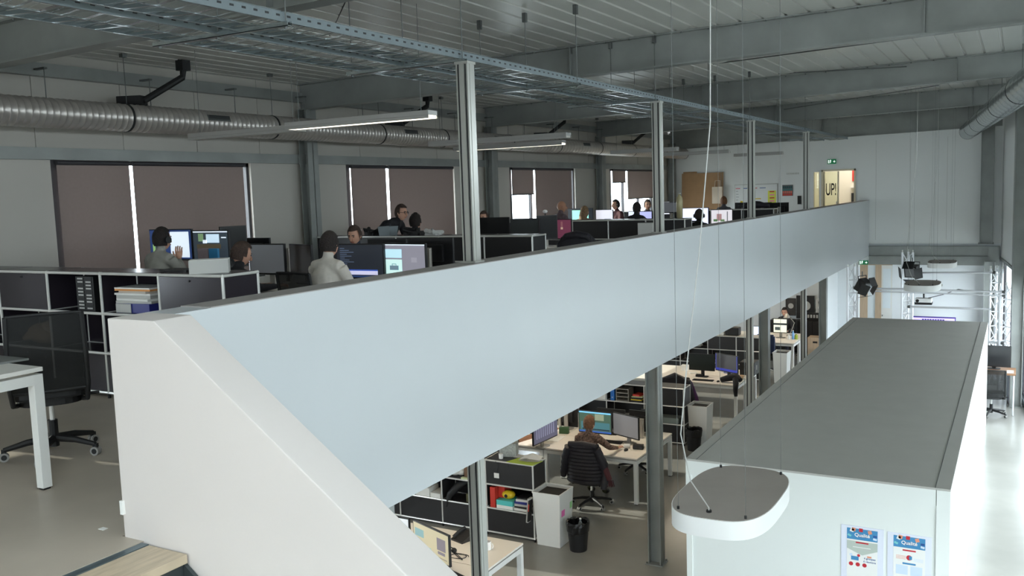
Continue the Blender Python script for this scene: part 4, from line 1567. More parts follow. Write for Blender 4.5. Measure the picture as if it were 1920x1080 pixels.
m.path([(-.26, -.3, .55), (-.25, -.31, .9), (-.15, -.33, 1.0), (.0, -.34, 1.03), (.15, -.33, 1.0), (.25, -.31, .9), (.26, -.3, .55)], [.05, .06, .06, .06, .06, .06, .05], 10)
m.cbox((0, -.34, .78), (.46, .07, .44))
o = tag(m.build('coat', PUFF, bevel=.01), 'dark coat hung over an office chair below the purple monitor', 'coat')
o.location = (p.x, 11.9, 0)
o.rotation_euler.z = .1

# third upper sideboard and its cluster
cell, tt3 = sideboard('black modular sideboard in front of the third upper desks', -5.16, 15.45, 0, 5, SC, front=DARKP)
p = atz(1214, 440, .6)
t = thing('square_bin', 'white square bin standing behind the second power post', 'bin', (aty(1215, 410, 15.0).x, 15.0, 0))
MB().box(-.14, .14, -.14, .14, 0, 1.05).build('shell', WHITEM, t, bevel=.004)
B(-.125, .125, -.125, .125, 1.05, 1.052).build('liner', SOIL, t)
t = thing('amber_vase', 'tall amber glass bottle on the third upper sideboard', 'vase', (aty(1274, 380, 15.65).x, 15.65, tt3))
MB().lathe([(.04, 0), (.055, .02), (.06, .3), (.05, .37), (.025, .40), (.02, .42), (.028, .43)], n=16).build('glass_body', AMBER, t, smooth=True)
MB().tube((0, 0, .43), (0, 0, .45), .022, 10).build('stopper', WHITEM, t)
monpx('monitor with teal page behind the blond haired person', 1065, 1112, 391, 18.2, DH, [scr((20, 26, 34), .5), (.16, .84, .1, .9, scr((150, 220, 200), .85))], h=.34, bez=BLACK)
monpx('monitor with white page right of the blond haired person', 1117, 1150, 393, 18.3, DH, [scr((212, 212, 222), .85), (.5, .9, .7, .8, scr((160, 165, 180), .6))], h=.3)
monpx('small bright monitor left of the second power post, lower', 1178, 1190, 396, 18.4, DH, [scr((220, 226, 240), .85)], h=.25)
monpx('lit monitor beside the second power post', 1199, 1223, 396, 18.4, DH, [scr((176, 180, 226), .85)], h=.28)
o, q = seatpx('bald man in mauve shirt turned to the right', 1053, 377, 16.6, 0, -.5, cloth('mauve_shirt', (112, 94, 98)), style='bald', lean=.08, head=(-.4, 0), skin=SKIN2)
chair('black office chair under the bald man', q.x, q.y - .04, 0, -.5)
o, q = seatpx('long blond haired person seen from behind at the teal page', 1096, 387, 17.4, 0, 0, cloth('tan_top', (150, 120, 100)), 'blond', style='long', lean=.1)
chair('black office chair under the blond haired person', q.x, q.y - .04, 0, 0)
o, q = seatpx('person with white headphones in front of the farthest window', 1154, 375, 20.1, 0, pi - .6, cloth('maroon_top', (96, 62, 64)), 'dark', phones=True, lean=.1)
chair('black office chair under the person with white headphones', q.x + .02, q.y + .04, 0, pi - .6)
o, q = seatpx('dark haired person at the lit monitor, left of second power post', 1194, 380, 17.5, 0, 0, BLKS, 'dark', lean=.1)
chair('black office chair under the person left of the second post', q.x, q.y - .04, 0, 0)
o, q = seatpx('person facing left half hidden by the second power post', 1214, 375, 20.1, 0, pi + .6, cloth('grey_top', (84, 84, 90)), 'brown', lean=.1)
chair('black office chair under the person half hidden by the post', q.x, q.y + .04, 0, pi + .6)
monpx('bright white monitor behind the silhouetted person', 1279, 1329, 390, 18.3, DH, [scr((226, 232, 255), 1.0)], h=.37, bez=mat('blue_bezel', (26, 26, 70), .4))
monpx('white monitor showing a small product picture', 1333, 1374, 393, 18.3, DH, [scr((214, 210, 216), .85), (.26, .5, .25, .7, scr((176, 140, 140), .6)), (.1, .3, .6, .76, scr((96, 130, 90), .6)), (.44, .64, .62, .76, scr((110, 140, 100), .6)), (.75, .8, .1, .75, scr((120, 120, 124), .6))], h=.34)
o, q = seatpx('silhouetted person with headphones against the bright monitor', 1311, 393, 17.5, 0, 0, mat('black_hoodie', (16, 16, 18), .9), 'dark', phones=True, lean=.12)
chair('black office chair under the silhouetted person', q.x, q.y - .05, 0, 0)
monpx('small tilted white screen right of the second power post', 1239, 1247, 378, 19.2, DH, [scr((230, 234, 240), .9)], rz=.5, w=.3, h=.3)
monpx('small grey monitor behind the amber bottle', 1251, 1263, 379, 19.2, DH, [GREYS], w=.36, h=.24)

# fourth upper cluster
cell, tt4 = sideboard('black modular sideboard before the far wall', -4.9, 20.95, 0, 5, SC, front=DARKP)
o, q = seatpx('brown haired person in front of the leaning cardboard sheets', 1357, 369, 22.6, 0, .3, cloth('grey_top', (84, 84, 90)), 'ginger', lean=.1)
chair('black office chair under the person by the cardboard sheets', q.x, q.y - .04, 0, .3)
for k, (px_, l) in enumerate(((1395, 'black monitor back on the far upper desks, left'), (1430, 'black monitor back on the far upper desks, middle'), (1462, 'black monitor back on the far upper desks, right'))):
    monpx(l, px_ - 17, px_ + 17, 380, 23.4, DH, None, rz=pi, h=.34)
for k, (px_, l) in enumerate(((1438, 'grey backed chair at the far upper desks, left'), (1495, 'grey backed chair at the far upper desks, right'))):
    p = aty(px_, 385, 22.4)
    chair(l, p.x, 22.4, 0, .4)
p = aty(1415, 384, 21.1)
m = MB()
m.path([(-.3, 0, .04), (-.1, .02, .1), (.1, 0, .09), (.32, .03, .05)], [.04, .09, .08, .04], 10)
tag(m.build('jacket', PUFF, smooth=True), 'black jacket thrown on the sideboard before the far wall', 'jacket').location = (p.x, 21.14, tt4)

# ------------------------------------------------------------------ far wall furniture
def far(x0, x1, y0, y1):
    a, b = aty(x0, y0, YF), aty(x1, y1, YF)
    return a.x, b.x, b.z, a.z


x0, x1, z0, z1 = far(1280, 1358, 322, 400)
R = Matrix.Rotation(-.06, 3, 'X')
for k, (dx, w, h, l) in enumerate(((0, x1 - x0, 2.05, 'large brown cardboard sheet leaning on the far wall'), (.03, .42, 2.1, 'narrow taller cardboard strip behind the large cardboard sheet'))):
    o = tag(B(0, w, 0, .03, 0, h).build('cardboard_sheet', CARD), l, 'cardboard')
    o.location = (x0 + dx, YF - .2 + k * .04, 0)
    o.rotation_euler.x = -.06
o = tag(B(0, .06, 0, .04, 0, 2.05).build('wood_batten', WOOD), 'thin wooden batten leaning right of the cardboard sheet', 'batten')
o.location = (aty(1352, 330, YF).x, YF - .2, 0)
o.rotation_euler.x = -.06
t = thing('tote_bag', 'cream tote bag hanging by the cardboard sheets', 'bag', (aty(1349, 350, YF).x, YF - .225, 1.12))
MB().box(-.16, .16, -.03, .03, 0, .5).build('bag_body', mat('cream_canvas', (226, 210, 190), .8), t, bevel=.02)
MB().path([(-.08, 0, .5), (-.07, .03, .68), (.07, .03, .68), (.08, 0, .5)], .01, 6).build('strap', mat('cream_canvas', (226, 210, 190), .8), t)
x0, x1, z0, z1 = far(1378, 1458, 347, 385)
t = thing('whiteboard', 'whiteboard with handwriting and a yellow sheet on the far wall', 'whiteboard', (x0, YF, .95))
w, h = x1 - x0, z1 - .95
B(0, w, -.02, -.006, 0, h).build('panel', mat('whiteboard_gloss', (226, 228, 226), .25), t)
MB().box(-.01, w + .01, -.026, 0, -.01, .01).box(-.01, w + .01, -.026, 0, h - .01, h + .01).box(-.01, .01, -.026, 0, 0, h).box(w - .01, w + .01, -.026, 0, 0, h).build('frame', ALU, t)
B(w * .78, w * .97, -.023, -.02, .05, h * .72).build('yellow_sheet', mat('yellow_sheet', (220, 224, 90), .6), t)
for k in range(5):
    B(w * .82, w * .93, -.0255, -.023, .1 + k * .09, .13 + k * .09).build('sticky_note', PINK if k % 2 else RED, t)
for k in range(4):
    B(w * .02 + k * w * .19, w * .13 + k * w * .2, -.022, -.02, h * .83, h * .86).build('ink_line', INKN if k % 2 else INKR, t)
for k in range(5):
    B(w * .03, w * (.08 + .01 * (k % 3)), -.022, -.02, h * (.72 - k * .12), h * (.735 - k * .12)).build('ink_line', GALVD, t)
B(w * .13, w * .19, -.022, -.02, h * .2, h * .32).build('ink_mark', YEL, t)
B(w * .42, w * .62, -.022, -.02, h * .38, h * .42).build('ink_mark', YEL, t)
x0, x1, z0, z1 = far(1467, 1487, 347, 367)
t = thing('colour_chart', 'small colourful swatch chart on the far wall right of the whiteboard', 'chart', (x0, YF, z0))
B(0, x1 - x0, -.012, 0, 0, z1 - z0).build('backing', GALVD, t)
for r, mm in enumerate((RED, mat('coral', (210, 110, 96), .6), mat('dusty_teal', (70, 120, 120), .6), mat('deep_teal', (40, 84, 88), .6))):
    for c in range(5):
        B(.01 + c * .056, .055 + c * .056, -.015, -.012, .01 + r * .07, .07 + r * .07).build('swatch', mm, t)
t = thing('wall_lettering', 'faint grey lettering on the far wall above the swatch chart', 'lettering', (aty(1487, 324, YF).x, YF, aty(1487, 327, YF).z))
for k in range(8):
    B(-.18 + k * .045, -.15 + k * .045, -.004, 0, 0, .05).build('letter', PAPERG, t)
tag(B(-.05, .05, -.03, 0, -.12, .12).build('wall_phone', BLACK), 'black wall phone right of the swatch chart', 'phone').location = (aty(1499, 375, YF).x, YF, aty(1499, 375, YF).z)


def exit_sign(label, x, y, px0, px1, pyt, pyb):
    a, b = aty(px0, pyt, y), aty(px1, pyb, y)
    t = thing('exit_sign', label, 'sign', (a.x, y, b.z), group='green exit signs')
    w, h = b.x - a.x, a.z - b.z
    B(0, w, -.05, 0, 0, h).build('housing', GREEN, t)
    m = MB()
    m.box(w * .08, w * .2, -.054, -.05, h * .15, h * .85)
    m.prism([(w * .8, h * .2), (w * .93, h * .5), (w * .8, h * .8)], 'y', -.054, -.05).box(w * .68, w * .8, -.054, -.05, h * .4, h * .6)
    m.build('door_and_arrow', SIGNW, t)
    r = MB().ball((w * .36, -.052, h * .76), (.018, .004, .018), 8, 6)
    for p, q in (((.36, .7), (.33, .42)), ((.33, .42), (.4, .25)), ((.33, .42), (.27, .2)), ((.36, .64), (.44, .52)), ((.35, .64), (.28, .5))):
        r.tube((w * p[0], -.052, h * p[1]), (w * q[0], -.052, h * q[1]), .007, 5)
    r.build('running_figure', SIGNW, t)


exit_sign('green exit sign above the upper far door', 0, YF, 1552, 1568, 299, 307)
exit_sign('green exit sign under the far end of the parapet', 0, YF - .35, 1611, 1628, 488, 496)
#%%LOWER
# ------------------------------------------------------------------ lower level
DZ_ = ZF + DH


def mon2(label, p0, p1, ztop, content=None, h=None, **k):
    a, b = atz(p0[0], p0[1], ztop), atz(p1[0], p1[1], ztop)
    d = b - a
    return monitor(label, (a.x + b.x) / 2, (a.y + b.y) / 2, DZ_, ztop, d.length, math.atan2(d.y, d.x), content, h, **k)


LCL = [('first', 7.3, 2), ('second', 12.5, 2), ('third', 18.05, 2), ('fourth', 23.4, 2)]
for nm, y0, nc in LCL:
    for r, rn in ((0, 'near'), (1, 'far')):
        for c, cn in ((0, 'right'), (1, 'left')):
            xb = -4.97 - c * 1.6
            desk('pale desk, %s place of the %s row in the %s lower cluster' % (cn, rn, nm), xb - 1.6, xb, y0 + r * .8, y0 + r * .8 + .8, ZF, 'lower pale desks', top=CREAM)

# nearest lower desk
BEI = scr((186, 178, 150), .55)
mon2('beige screened monitor on the nearest lower desk', (776, 974), (843, 1004), ZF + 1.13, [BEI, (.04, .3, .18, .45, scr((120, 156, 160), .6)), (.3, .5, .7, .8, scr((110, 176, 160), .6)), (.68, .92, .2, .62, scr((116, 110, 120), .6)), (.7, .9, .66, .76, scr((116, 110, 120), .6)), (.5, .95, .86, .9, scr((150, 140, 120), .5))], h=.36)
mon2('white screened monitor left of the beige screen', (735, 966), (768, 972), ZF + 1.13, [scr((200, 206, 210), .7)], h=.34)
p = atz(915, 1030, DZ_)
t = thing('mug', 'white mug with handle on the nearest lower desk', 'mug', (p.x, p.y, DZ_))
MB().lathe([(.001, 0), (.036, 0), (.041, .01), (.041, .095), (.037, .095), (.036, .012), (.001, .012)], n=18).build('cup', LAMPS, t, smooth=True)
MB().path([(.038, 0, .08), (.062, 0, .075), (.07, 0, .05), (.06, 0, .025), (.038, 0, .02)], .006, 8).build('handle', LAMPS, t)
B(-.02, .02, -.0425, -.0405, .035, .06).build('print', INKN, t)
p = atz(860, 1043, DZ_)
t = thing('headset', 'tangled black headset cable on the nearest lower desk', 'headset', (p.x, p.y, DZ_))
pts = [(.12 * math.cos(a * 1.3) * (1 - a * .02), .07 * math.sin(a) + .02 * math.cos(a * 2), .008 + .004 * math.sin(a * 3)) for a in [k * .35 for k in range(40)]]
MB().path(pts, .004, 6).build('cable', BLACK, t)
MB().ball((-.14, .0, .03), (.035, .03, .03), 12, 8).ball((-.1, .06, .03), (.035, .03, .03), 12, 8).path([(-.14, 0, .05), (-.15, .03, .08), (-.1, .06, .05)], .007, 6).build('ear_cups', BLACK, t)


def keyboard(label, p, rz=0, m=BLACK, w=.44):
    t = thing('keyboard', label, 'keyboard', p, rz, 'keyboards')
    MB().box(-w / 2, w / 2, -.07, .07, 0, .014).build('tray', m, t, bevel=.003)
    km = B(-.0075, .0075, -.0075, .0075, 0, .007).data('key', DARKP if m is BLACK else PAPERG)
    n = 0
    for r in range(5):
        for c in range(int(w / .024)):
            link('key', km, t, loc=(-w / 2 + .02 + c * .0235, -.05 + r * .025, .014))


def mouse(label, p, rz=0):
    o = tag(MB().ball((0, 0, .012), (.03, .055, .02), 12, 8).build('computer_mouse', BLACK, smooth=True), label, 'mouse', 'computer mice')
    o.location = p
    o.rotation_euler.z = rz


keyboard('black keyboard at the lower edge of the nearest lower desk', atz(846, 1078, DZ_), -.35)
p = atz(868, 1012, DZ_)
t = thing('desk_phone', 'dark grey desk phone behind the beige screened monitor', 'phone', (p.x, p.y, DZ_), -.3)
MB().prism([(-.1, 0), (.1, 0), (.1, .09), (-.1, .02)], 'x', -.1, .1).build('base', DARKP, t)
MB().path([(-.06, -.09, .05), (-.06, 0, .09), (-.06, .09, .11)], .02, 8).build('handset', BLACK, t)

# first lower sideboard
C1 = {(0, 2)} | {(k, 0) for k in range(4)}
cell, ttl = sideboard('charcoal modular sideboard below the slab with boxes and toys inside', -5.73, 10.58, ZF, 4, C1, colw=.757, front=DARKP, top=DARKP)
x0, x1, yf, z = cell(0, 1)
tag(B(x0 + .03, x0 + .11, yf + .02, yf + .26, z, z + .29).build('file_box', RED), 'tall red and white file box in the lower sideboard', 'box')
tag(B(x0 + .12, x0 + .22, yf + .1, yf + .3, z + .13, z + .29).build('packet', RED), 'red packet above the teal box in the lower sideboard', 'packet')
t = thing('carton', 'teal and white carton in the lower sideboard', 'box', (x0 + .26, yf + .13, z))
B(-.13, .13, -.11, .12, 0, .05).build('base', PAPER, t)
B(-.13, .13, -.11, .12, .05, .12).build('sleeve', TEAL, t)
t = thing('toy_head', 'yellow plastic toy with dark hole on the teal carton', 'toy', (x0 + .27, yf + .13, z + .12))
MB().ball((0, 0, .06), (.1, .08, .062), 14, 10).build('shell', YEL, t, smooth=True)
MB().tube((0, -.079, .06), (0, -.084, .06), .025, 14).build('hole', BLACK, t)
stack('book', x0 + .52, yf + .17, z, [(.24, .27, .035, PAPER, .02), (.22, .26, .03, DARKP, -.06), (.23, .26, .03, PAPERG, .05), (.22, .25, .035, NAVY, -.03), (.2, .24, .03, PAPER, .1), (.18, .2, .02, BLACK, 0)], 'books in the lower sideboard',
      ['white book at the bottom of the lower sideboard pile', 'dark book second in the lower sideboard pile', 'grey book third in the lower sideboard pile', 'navy book fourth in the lower sideboard pile', 'white book near the top of the lower sideboard pile', 'small black book topmost in the lower sideboard pile'])
t = thing('hanging_magazine', 'magazine and black holder hanging out of the lower sideboard', 'magazine', (x1 - .02, yf - .03, z - .09), .0)
MB().cbox((0, -.03, .17), (.03, .1, .34), Matrix.Rotation(.1, 3, 'Y')).build('cover', PAPERG, t)
MB().cbox((.02, -.055, .17), (.02, .08, .3), Matrix.Rotation(.1, 3, 'Y')).build('holder', BLACK, t)
MB().cbox((.026, -.097, .22), (.012, .006, .1), Matrix.Rotation(.1, 3, 'Y')).build('picture', RED, t)
x0, x1, yf, z = cell(1, 2)
m = MB().ball((0, 0, .1), (.12, .1, .1), 10, 7).ball((.08, .03, .07), (.09, .08, .07), 10, 7)
tag(m.build('paper_bag', PAPER), 'crumpled white paper bag in the upper lower-level compartment', 'bag').location = (x0 + .14, yf + .14, z)
tag(B(x0 + .33, x0 + .48, yf + .08, yf + .3, z, z + .24).build('carton', mat('brown_box', (120, 92, 70), .7)), 'brown carton between the paper bag and orange folder', 'box')
tag(B(x0 + .5, x1 - .02, yf + .05, yf + .3, z, z + .15).build('folder_box', ORANGE), 'orange folder box beside the lower power post', 'box')
tag(B(x0 + .32, x0 + .6, yf + .0, yf + .05, z, z + .03).build('leaflet_pile', mat('pale_green', (206, 214, 170), .6)), 'pale green leaflet pile in front of the brown carton', 'leaflets')
x0, x1, yf, z = cell(1, 1)
m = MB().path([(.05, -.04, -.1), (.1, -.03, .08), (.2, .05, .2), (.3, .12, .26)], [.03, .05, .06, .05], 10)
tag(m.build('shoulder_bag', BLACK, smooth=True), 'black shoulder bag strap hanging from the lower compartment', 'bag').location = (x0, yf + .06, z)
tag(B(x0 + .36, x1 - .05, yf + .06, yf + .3, z, z + .12).build('carton', mat('olive_box', (92, 90, 62), .7)), 'olive carton in the dark lower compartment', 'box')
x0, x1, yf, z = cell(2, 1)
tag(B(x0 + .26, x0 + .5, yf + .02, yf + .27, z, z + .13).build('shoe_box', PAPER), 'white shoe box in the leftmost lower compartment', 'box')
tag(B(x0 + .52, x1 - .02, yf + .02, yf + .27, z, z + .07).build('paper_ream', PAPER), 'white paper ream right of the shoe box', 'paper')
tag(B(x0 + .04, x0 + .24, yf + .02, yf + .27, z, z + .06).build('paper_ream', PAPERG), 'grey paper pile left of the shoe box', 'paper')
tag(MB().path([(x0 + .3, yf + .1, z + .145), (x0 + .36, yf + .15, z + .16), (x0 + .44, yf + .12, z + .15)], [.02, .035, .02], 8).build('strap_roll', BLACK), 'rolled black strap on the white shoe box', 'strap')
# on top of it
p = atz(945, 858, ttl)
t = thing('stone_cube', 'grey speckled cube box on the lower sideboard', 'box', (p.x, 10.88, ttl), .35)
MB().box(-.12, .12, -.11, .11, 0, .19).build('carton', mat('speckled_grey', (160, 164, 160), .8, var=.25, scale=40), t, bevel=.006)
p = atz(945, 862, ttl)
t = thing('cup', 'small white cup in front of the speckled cube', 'cup', (p.x - .07, 10.68, ttl))
MB().lathe([(.001, 0), (.03, 0), (.035, .07), (.031, .07), (.027, .01), (.001, .01)], n=14).build('body', LAMPS, t, smooth=True)
o = tag(MB().prism([(-.22, -.12), (.2, -.14), (.24, .1), (-.14, .12)], 'z', 0, .004).build('brochure', LIME), 'lime green brochure overhanging the lower sideboard edge', 'brochure')
o.location = (atz(990, 868, ttl).x - .08, 10.68, ttl + .002)
m = MB().quadmesh([(-.15, -.1, .01), (.0, -.12, .05), (.16, -.06, .02), (.14, .1, .03), (0, .05, .08), (-.14, .1, .02)], [(0, 1, 4), (1, 2, 4), (2, 3, 4), (0, 4, 5)])
m.quadmesh([(-.15, -.1, .0), (.0, -.12, .0), (.16, -.06, .0), (.14, .1, .0), (0, .05, .0), (-.14, .1, .0)], [(0, 4, 1), (1, 4, 2), (2, 4, 3), (0, 5, 4)])
tag(m.build('crumpled_paper', PAPER), 'crumpled white paper next to the lime brochure', 'paper').location = (-5.86, 10.78, ttl + .006)
tag(B(-6.15, -5.95, 10.8, 10.92, ttl, ttl + .012).build('document', PAPERG), 'grey document lying behind the lime brochure', 'document')
t = thing('key_tag', 'small white key tag hanging on the lower sideboard front', 'tag', (aty(931, 880, 10.57).x, 10.565, ttl - .26))
MB().path([(-.01, 0, .25), (.03, 0, .19), (0, 0, .08)], .003, 5).build('cord', BLACK, t)
B(-.04, .04, -.004, 0, .01, .08).build('card', PAPER, t)
# bins beside it


def square_bin(label, x0, x1, y0, y1, h=.75, notes=True):
    t = thing('square_bin', label, 'bin', ((x0 + x1) / 2, (y0 + y1) / 2, ZF), 0, 'white square bins')
    w, d = (x1 - x0) / 2, (y1 - y0) / 2
    k = .84
    m = MB()
    for (a0, a1, b0, b1) in ((-1, 1, -1, -1), (1, 1, -1, 1), (1, -1, 1, 1), (-1, -1, 1, -1)):
        m.quadmesh([(a0 * w * k, b0 * d * k, 0), (a1 * w * k, b1 * d * k, 0), (a1 * w, b1 * d, h), (a0 * w, b0 * d, h)], [(0, 1, 2, 3)])
    m.quadmesh([(-w * k, -d * k, 0), (w * k, -d * k, 0), (w * k, d * k, 0), (-w * k, d * k, 0)], [(3, 2, 1, 0)])
    for s in (-1, 1):
        m.box(s * w - .012, s * w + .002, -d, d, h - .02, h)
        m.box(-w, w, s * d - .012, s * d + .002, h - .02, h)
    m.build('shell', WHITEM, t)
    B(-w + .013, w - .013, -d + .013, d - .013, h - .06, h - .05).build('liner', SOIL, t)
    if notes:
        MB().cbox((w * .935, -d * .45, h * .62), (.004, .1, .09), Matrix.Rotation(.06, 3, 'Y')).build('pink_note', PINK, t)
        MB().cbox((w * .95, d * .7, h * .68), (.004, .07, .09), Matrix.Rotation(.06, 3, 'Y')).build('green_note', MINT, t)
    return t


square_bin('white square bin with pink and green notes beside lower sideboard', -5.70, -5.29, 10.5, 10.92)


def basket(label, x, y, bottle=False):
    t = thing('waste_basket', label, 'bin', (x, y, ZF), 0, 'black waste baskets')
    MB().lathe([(.001, 0), (.115, 0), (.15, .38), (.145, .38), (.11, .01), (.001, .01)], n=20).build('basket', BLACK, t, smooth=True)
    m = MB()
    vs, fs = [], []
    n = 24
    rnd = random.Random(3)
    for zz, rr in ((.26, .148), (.36, .157), (.405, .155), (.39, .13), (.2, .11)):
        for i in range(n):
            a = 2 * pi * i / n
            r_ = rr + rnd.uniform(-.007, .007)
            vs.append((r_ * math.cos(a), r_ * math.sin(a), zz + rnd.uniform(-.012, .012)))
    for k in range(4):
        for i in range(n):
            fs.append((k * n + i, k * n + (i + 1) % n, (k + 1) * n + (i + 1) % n, (k + 1) * n + i))
    m.quadmesh(vs, fs)
    m.build('bag_liner', PLASTB, t)
    MB().tube((0, 0, .15), (0, 0, .2), .1, 14).build('rubbish', SOIL, t)
    if bottle:
        b = thing('water_bottle', 'clear plastic bottle sticking out of the near waste basket', 'bottle', (x + .03, y + .02, ZF + .2))
        MB().lathe([(.001, 0), (.033, .0), (.035, .15), (.012, .2), (.012, .22)], n=14).build('body', CLEAR, b, smooth=True)
        MB().tube((0, 0, .22), (0, 0, .235), .014, 10).build('cap', PAPER, b)


basket('black waste basket with bag in front of the noted white bin', -5.08, 10.6, True)

# second lower cluster
monpx('monitor with green and teal 3D landscape in front of copper haired person', 1085, 1147, 768, 13.2, DZ_, [scr((70, 96, 82), .6), (0, 1, 0, .07, scr((120, 190, 226), .8)), (.5, .78, .1, .4, scr((140, 150, 128), .6)), (.06, .96, .5, .9, scr((70, 118, 128), .6)), (.1, .95, .82, .88, scr((34, 50, 60), .5)), (0, 1, .93, 1, scr((50, 90, 170), .7))], h=.37)
mon2('grey monitor angled right of the 3D landscape', (1150, 772), (1198, 783), ZF + 1.21, [scr((112, 112, 114), .55)], h=.37)
monpx('black monitor turned away at the left of the 3D landscape', 1045, 1083, 764, 13.75, DZ_, None, rz=pi, h=.35, logo=True)
mon2('monitor with blueprint drawing left of the copper haired person', (998, 795), (1043, 776), ZF + 1.19, [scr((84, 86, 110), .6)] + [(.1 + .09 * k, .14 + .09 * k, .1 + .05 * (k % 4), .8, scr((130, 132, 160), .6)) for k in range(9)], h=.36)
monpx('black monitor back under the pillar on the far lower row', 1180, 1232, 768, 13.85, DZ_, None, rz=pi, h=.35, logo=True)
monpx('black monitor back with logo below the blue binder', 1120, 1172, 764, 13.9, DZ_, None, rz=pi, h=.34, logo=True)
for px_, py_, l in ((1203, 822, 'slim silver upright speaker right of the grey angled monitor'), (1050, 802, 'slim silver upright speaker left of the 3D landscape monitor')):
    p = atz(px_, py_, DZ_)
    tag(MB().box(-.025, .025, -.02, .02, 0, .3).build('speaker_bar', SILV, bevel=.006), l, 'speaker').location = p
FLOR = mat('floral_shirt', (120, 96, 84), .85, var=.75, scale=38)
o, q = seatpx('copper haired person in floral shirt at the 3D landscape', 1105, 780, 12.45, ZF, .05, FLOR, 'ginger', lean=.12, vox=.011, head=(-.35, -.05), skin=SKIN, trousers=mat('olive_trousers', (74, 74, 52), .8),
              armR=((.3, .2, .86), (.33, .47, DH + .05), (.2, 1, -.05)))
chair('black office chair with padded jacket under the copper haired person', q.x + .1, q.y - .06, ZF, .05)
t = thing('padded_jacket', 'dark padded jacket with red lining draped over the office chair', 'jacket', (q.x + .1, q.y - .06, ZF), .05)
m = MB()
rows = 11
vs, fs = [], []
n = 12
for k in range(rows * 2 + 1):
    f = k / (rows * 2)
    zz = .44 + f * .60
    bulge = .018 if k % 2 else 0
    hw = .27 + .03 * (1 - f) - (.05 * max(0, f - .85) / .15)
    for i in range(n + 1):
        u = -1 + 2 * i / n
        vs.append((u * hw, -.335 - .03 * f - bulge - .025 * (1 - u * u) + .1 * abs(u) ** 4, zz))
for k in range(rows * 2):
    for i in range(n):
        a = k * (n + 1) + i
        fs.append((a, a + 1, a + n + 2, a + n + 1))
m.quadmesh(vs, fs)
m.quadmesh([(v[0] * .96, v[1] + .05, v[2]) for v in vs], [tuple(reversed(f)) for f in fs])
m.path([(-.22, -.33, 1.03), (0, -.33, 1.05), (.22, -.33, 1.03)], .045, 10)
m.build('quilted_back', PUFF, t, smooth=True)
for s, tip in ((-1, (-.37, -.22, .50)), (1, (.33, -.36, .40))):
    pts = [Vector((s * .22, -.33, .99)), Vector((s * .29, -.3, .82)), Vector((s * .33, -.26, .64)), Vector(tip)]
    full = []
    rr = []
    for a, b in zip(pts[:-1], pts[1:]):
        for k in range(4):
            full.append(a.lerp(b, k / 4))
            rr.append((.062 if k % 2 else .072) - .004 * len(full) * .25)
    full.append(pts[-1])
    rr.append(.045)
    MB().path(full, rr, 10).build('sleeve', PUFF, t, smooth=True)
MB().path([(.2, -.3, 1.0), (.29, -.28, .8), (.34, -.3, .6), (.33, -.33, .42)], .012, 6).build('red_lining', RED, t)
sc = thing('scarf', 'maroon fringed scarf hanging beside the padded jacket', 'scarf', (q.x + .1, q.y - .06, ZF), .05)
MAR = cloth('maroon_wool', (84, 44, 48))
MB().path([(.3, -.26, .8), (.36, -.3, .66), (.4, -.3, .54)], [.025, .045, .045], 8).build('knit', MAR, sc, smooth=True)
m = MB()
for k in range(9):
    m.tube((.36 + k * .01, -.3 + (k % 3) * .02, .53), (.37 + k * .011, -.3 + (k % 3) * .025, .43), .005, 5)
m.build('fringe', MAR, sc)
w_ = atz(1038, 806, DZ_ + .05)
X1, Y1 = -7.28, 12.15
person('person in black with bare forearm, mostly hidden by the slab', X1, Y1, ZF, 0, seated(1.3, .1, armR=((.27, .25, .82), (w_.x - X1, w_.y - Y1, DH + .05), (.2, 1, 0))), BLKS, mat('dark_trousers', (44, 46, 58), .8), 'dark', sleeves=False, skin=SKIN2, vox=.014)
chair('black office chair under the person with bare forearm', X1, Y1 - .05, ZF, 0)
p = atz(1193, 882, ZF)
chair('black office chair on the far side of the lower bench', p.x, p.y + .0, ZF, 2.6)
keyboard('black keyboard in front of the 3D landscape monitor', atz(1135, 826, DZ_) + Vector((.1, -.06, 0)), .0)
keyboard('black keyboard in front of the blueprint drawing', atz(1000, 812, DZ_), 0)
p = atz(1157, 840, DZ_)
mouse('black computer mouse under the hand of the copper haired person', (q.x + .42, q.y + .56, DZ_))
p = atz(1197, 842, DZ_)
t = thing('goggles', 'black headset goggles near the desk corner under the lower bench monitors', 'goggles', (p.x, p.y, DZ_), .2)
MB().cbox((0, 0, .04), (.17, .09, .075)).build('visor', BLACK, t, bevel=.015)
MB().tube((-.04, -.046, .04), (-.04, -.05, .04), .022, 14).tube((.04, -.046, .04), (.04, -.05, .04), .022, 14).build('lenses', LENS, t)
p = atz(1170, 840, DZ_)
t = thing('paper_cup', 'tipped white paper cup beside the black goggles', 'cup', (p.x, p.y, DZ_))
MB().tube((0, 0, .035), (.09, .03, .04), .035, 14, r2=.028).build('body', LAMPS, t)
MB().path([(-.06, -.02, .02), (-.1, -.05, .025)], [.02, .012], 6).build('tissue', LIME, t)
tag(MB().prism([(-.14, -.2), (.14, -.18), (.12, .18), (-.16, .16)], 'z', 0, .006).build('document', PAPER), 'white document beside the bare forearm', 'document').location = atz(1040, 822, DZ_)
for px_, py_, w, m_, l in ((1058, 812, .16, mat('green_box', (60, 96, 60), .6), 'green and yellow box left of the copper haired person'), (1072, 795, .2, PAPER, 'white open box behind the green box')):
    p = atz(px_, py_, DZ_)
    tag(MB().cbox((0, 0, .05), (w, w * .7, .1), Matrix.Rotation(.3, 3, 'Z')).build('small_box', m_, bevel=.003), l, 'box').location = p
tag(MB().cbox((0, 0, .1), (.22, .012, .2)).build('carton_sheet', WHITEM), 'white sheet standing behind the black turned monitor', 'sheet').location = (aty(1090, 768, 14.0).x, 14.05, DZ_)

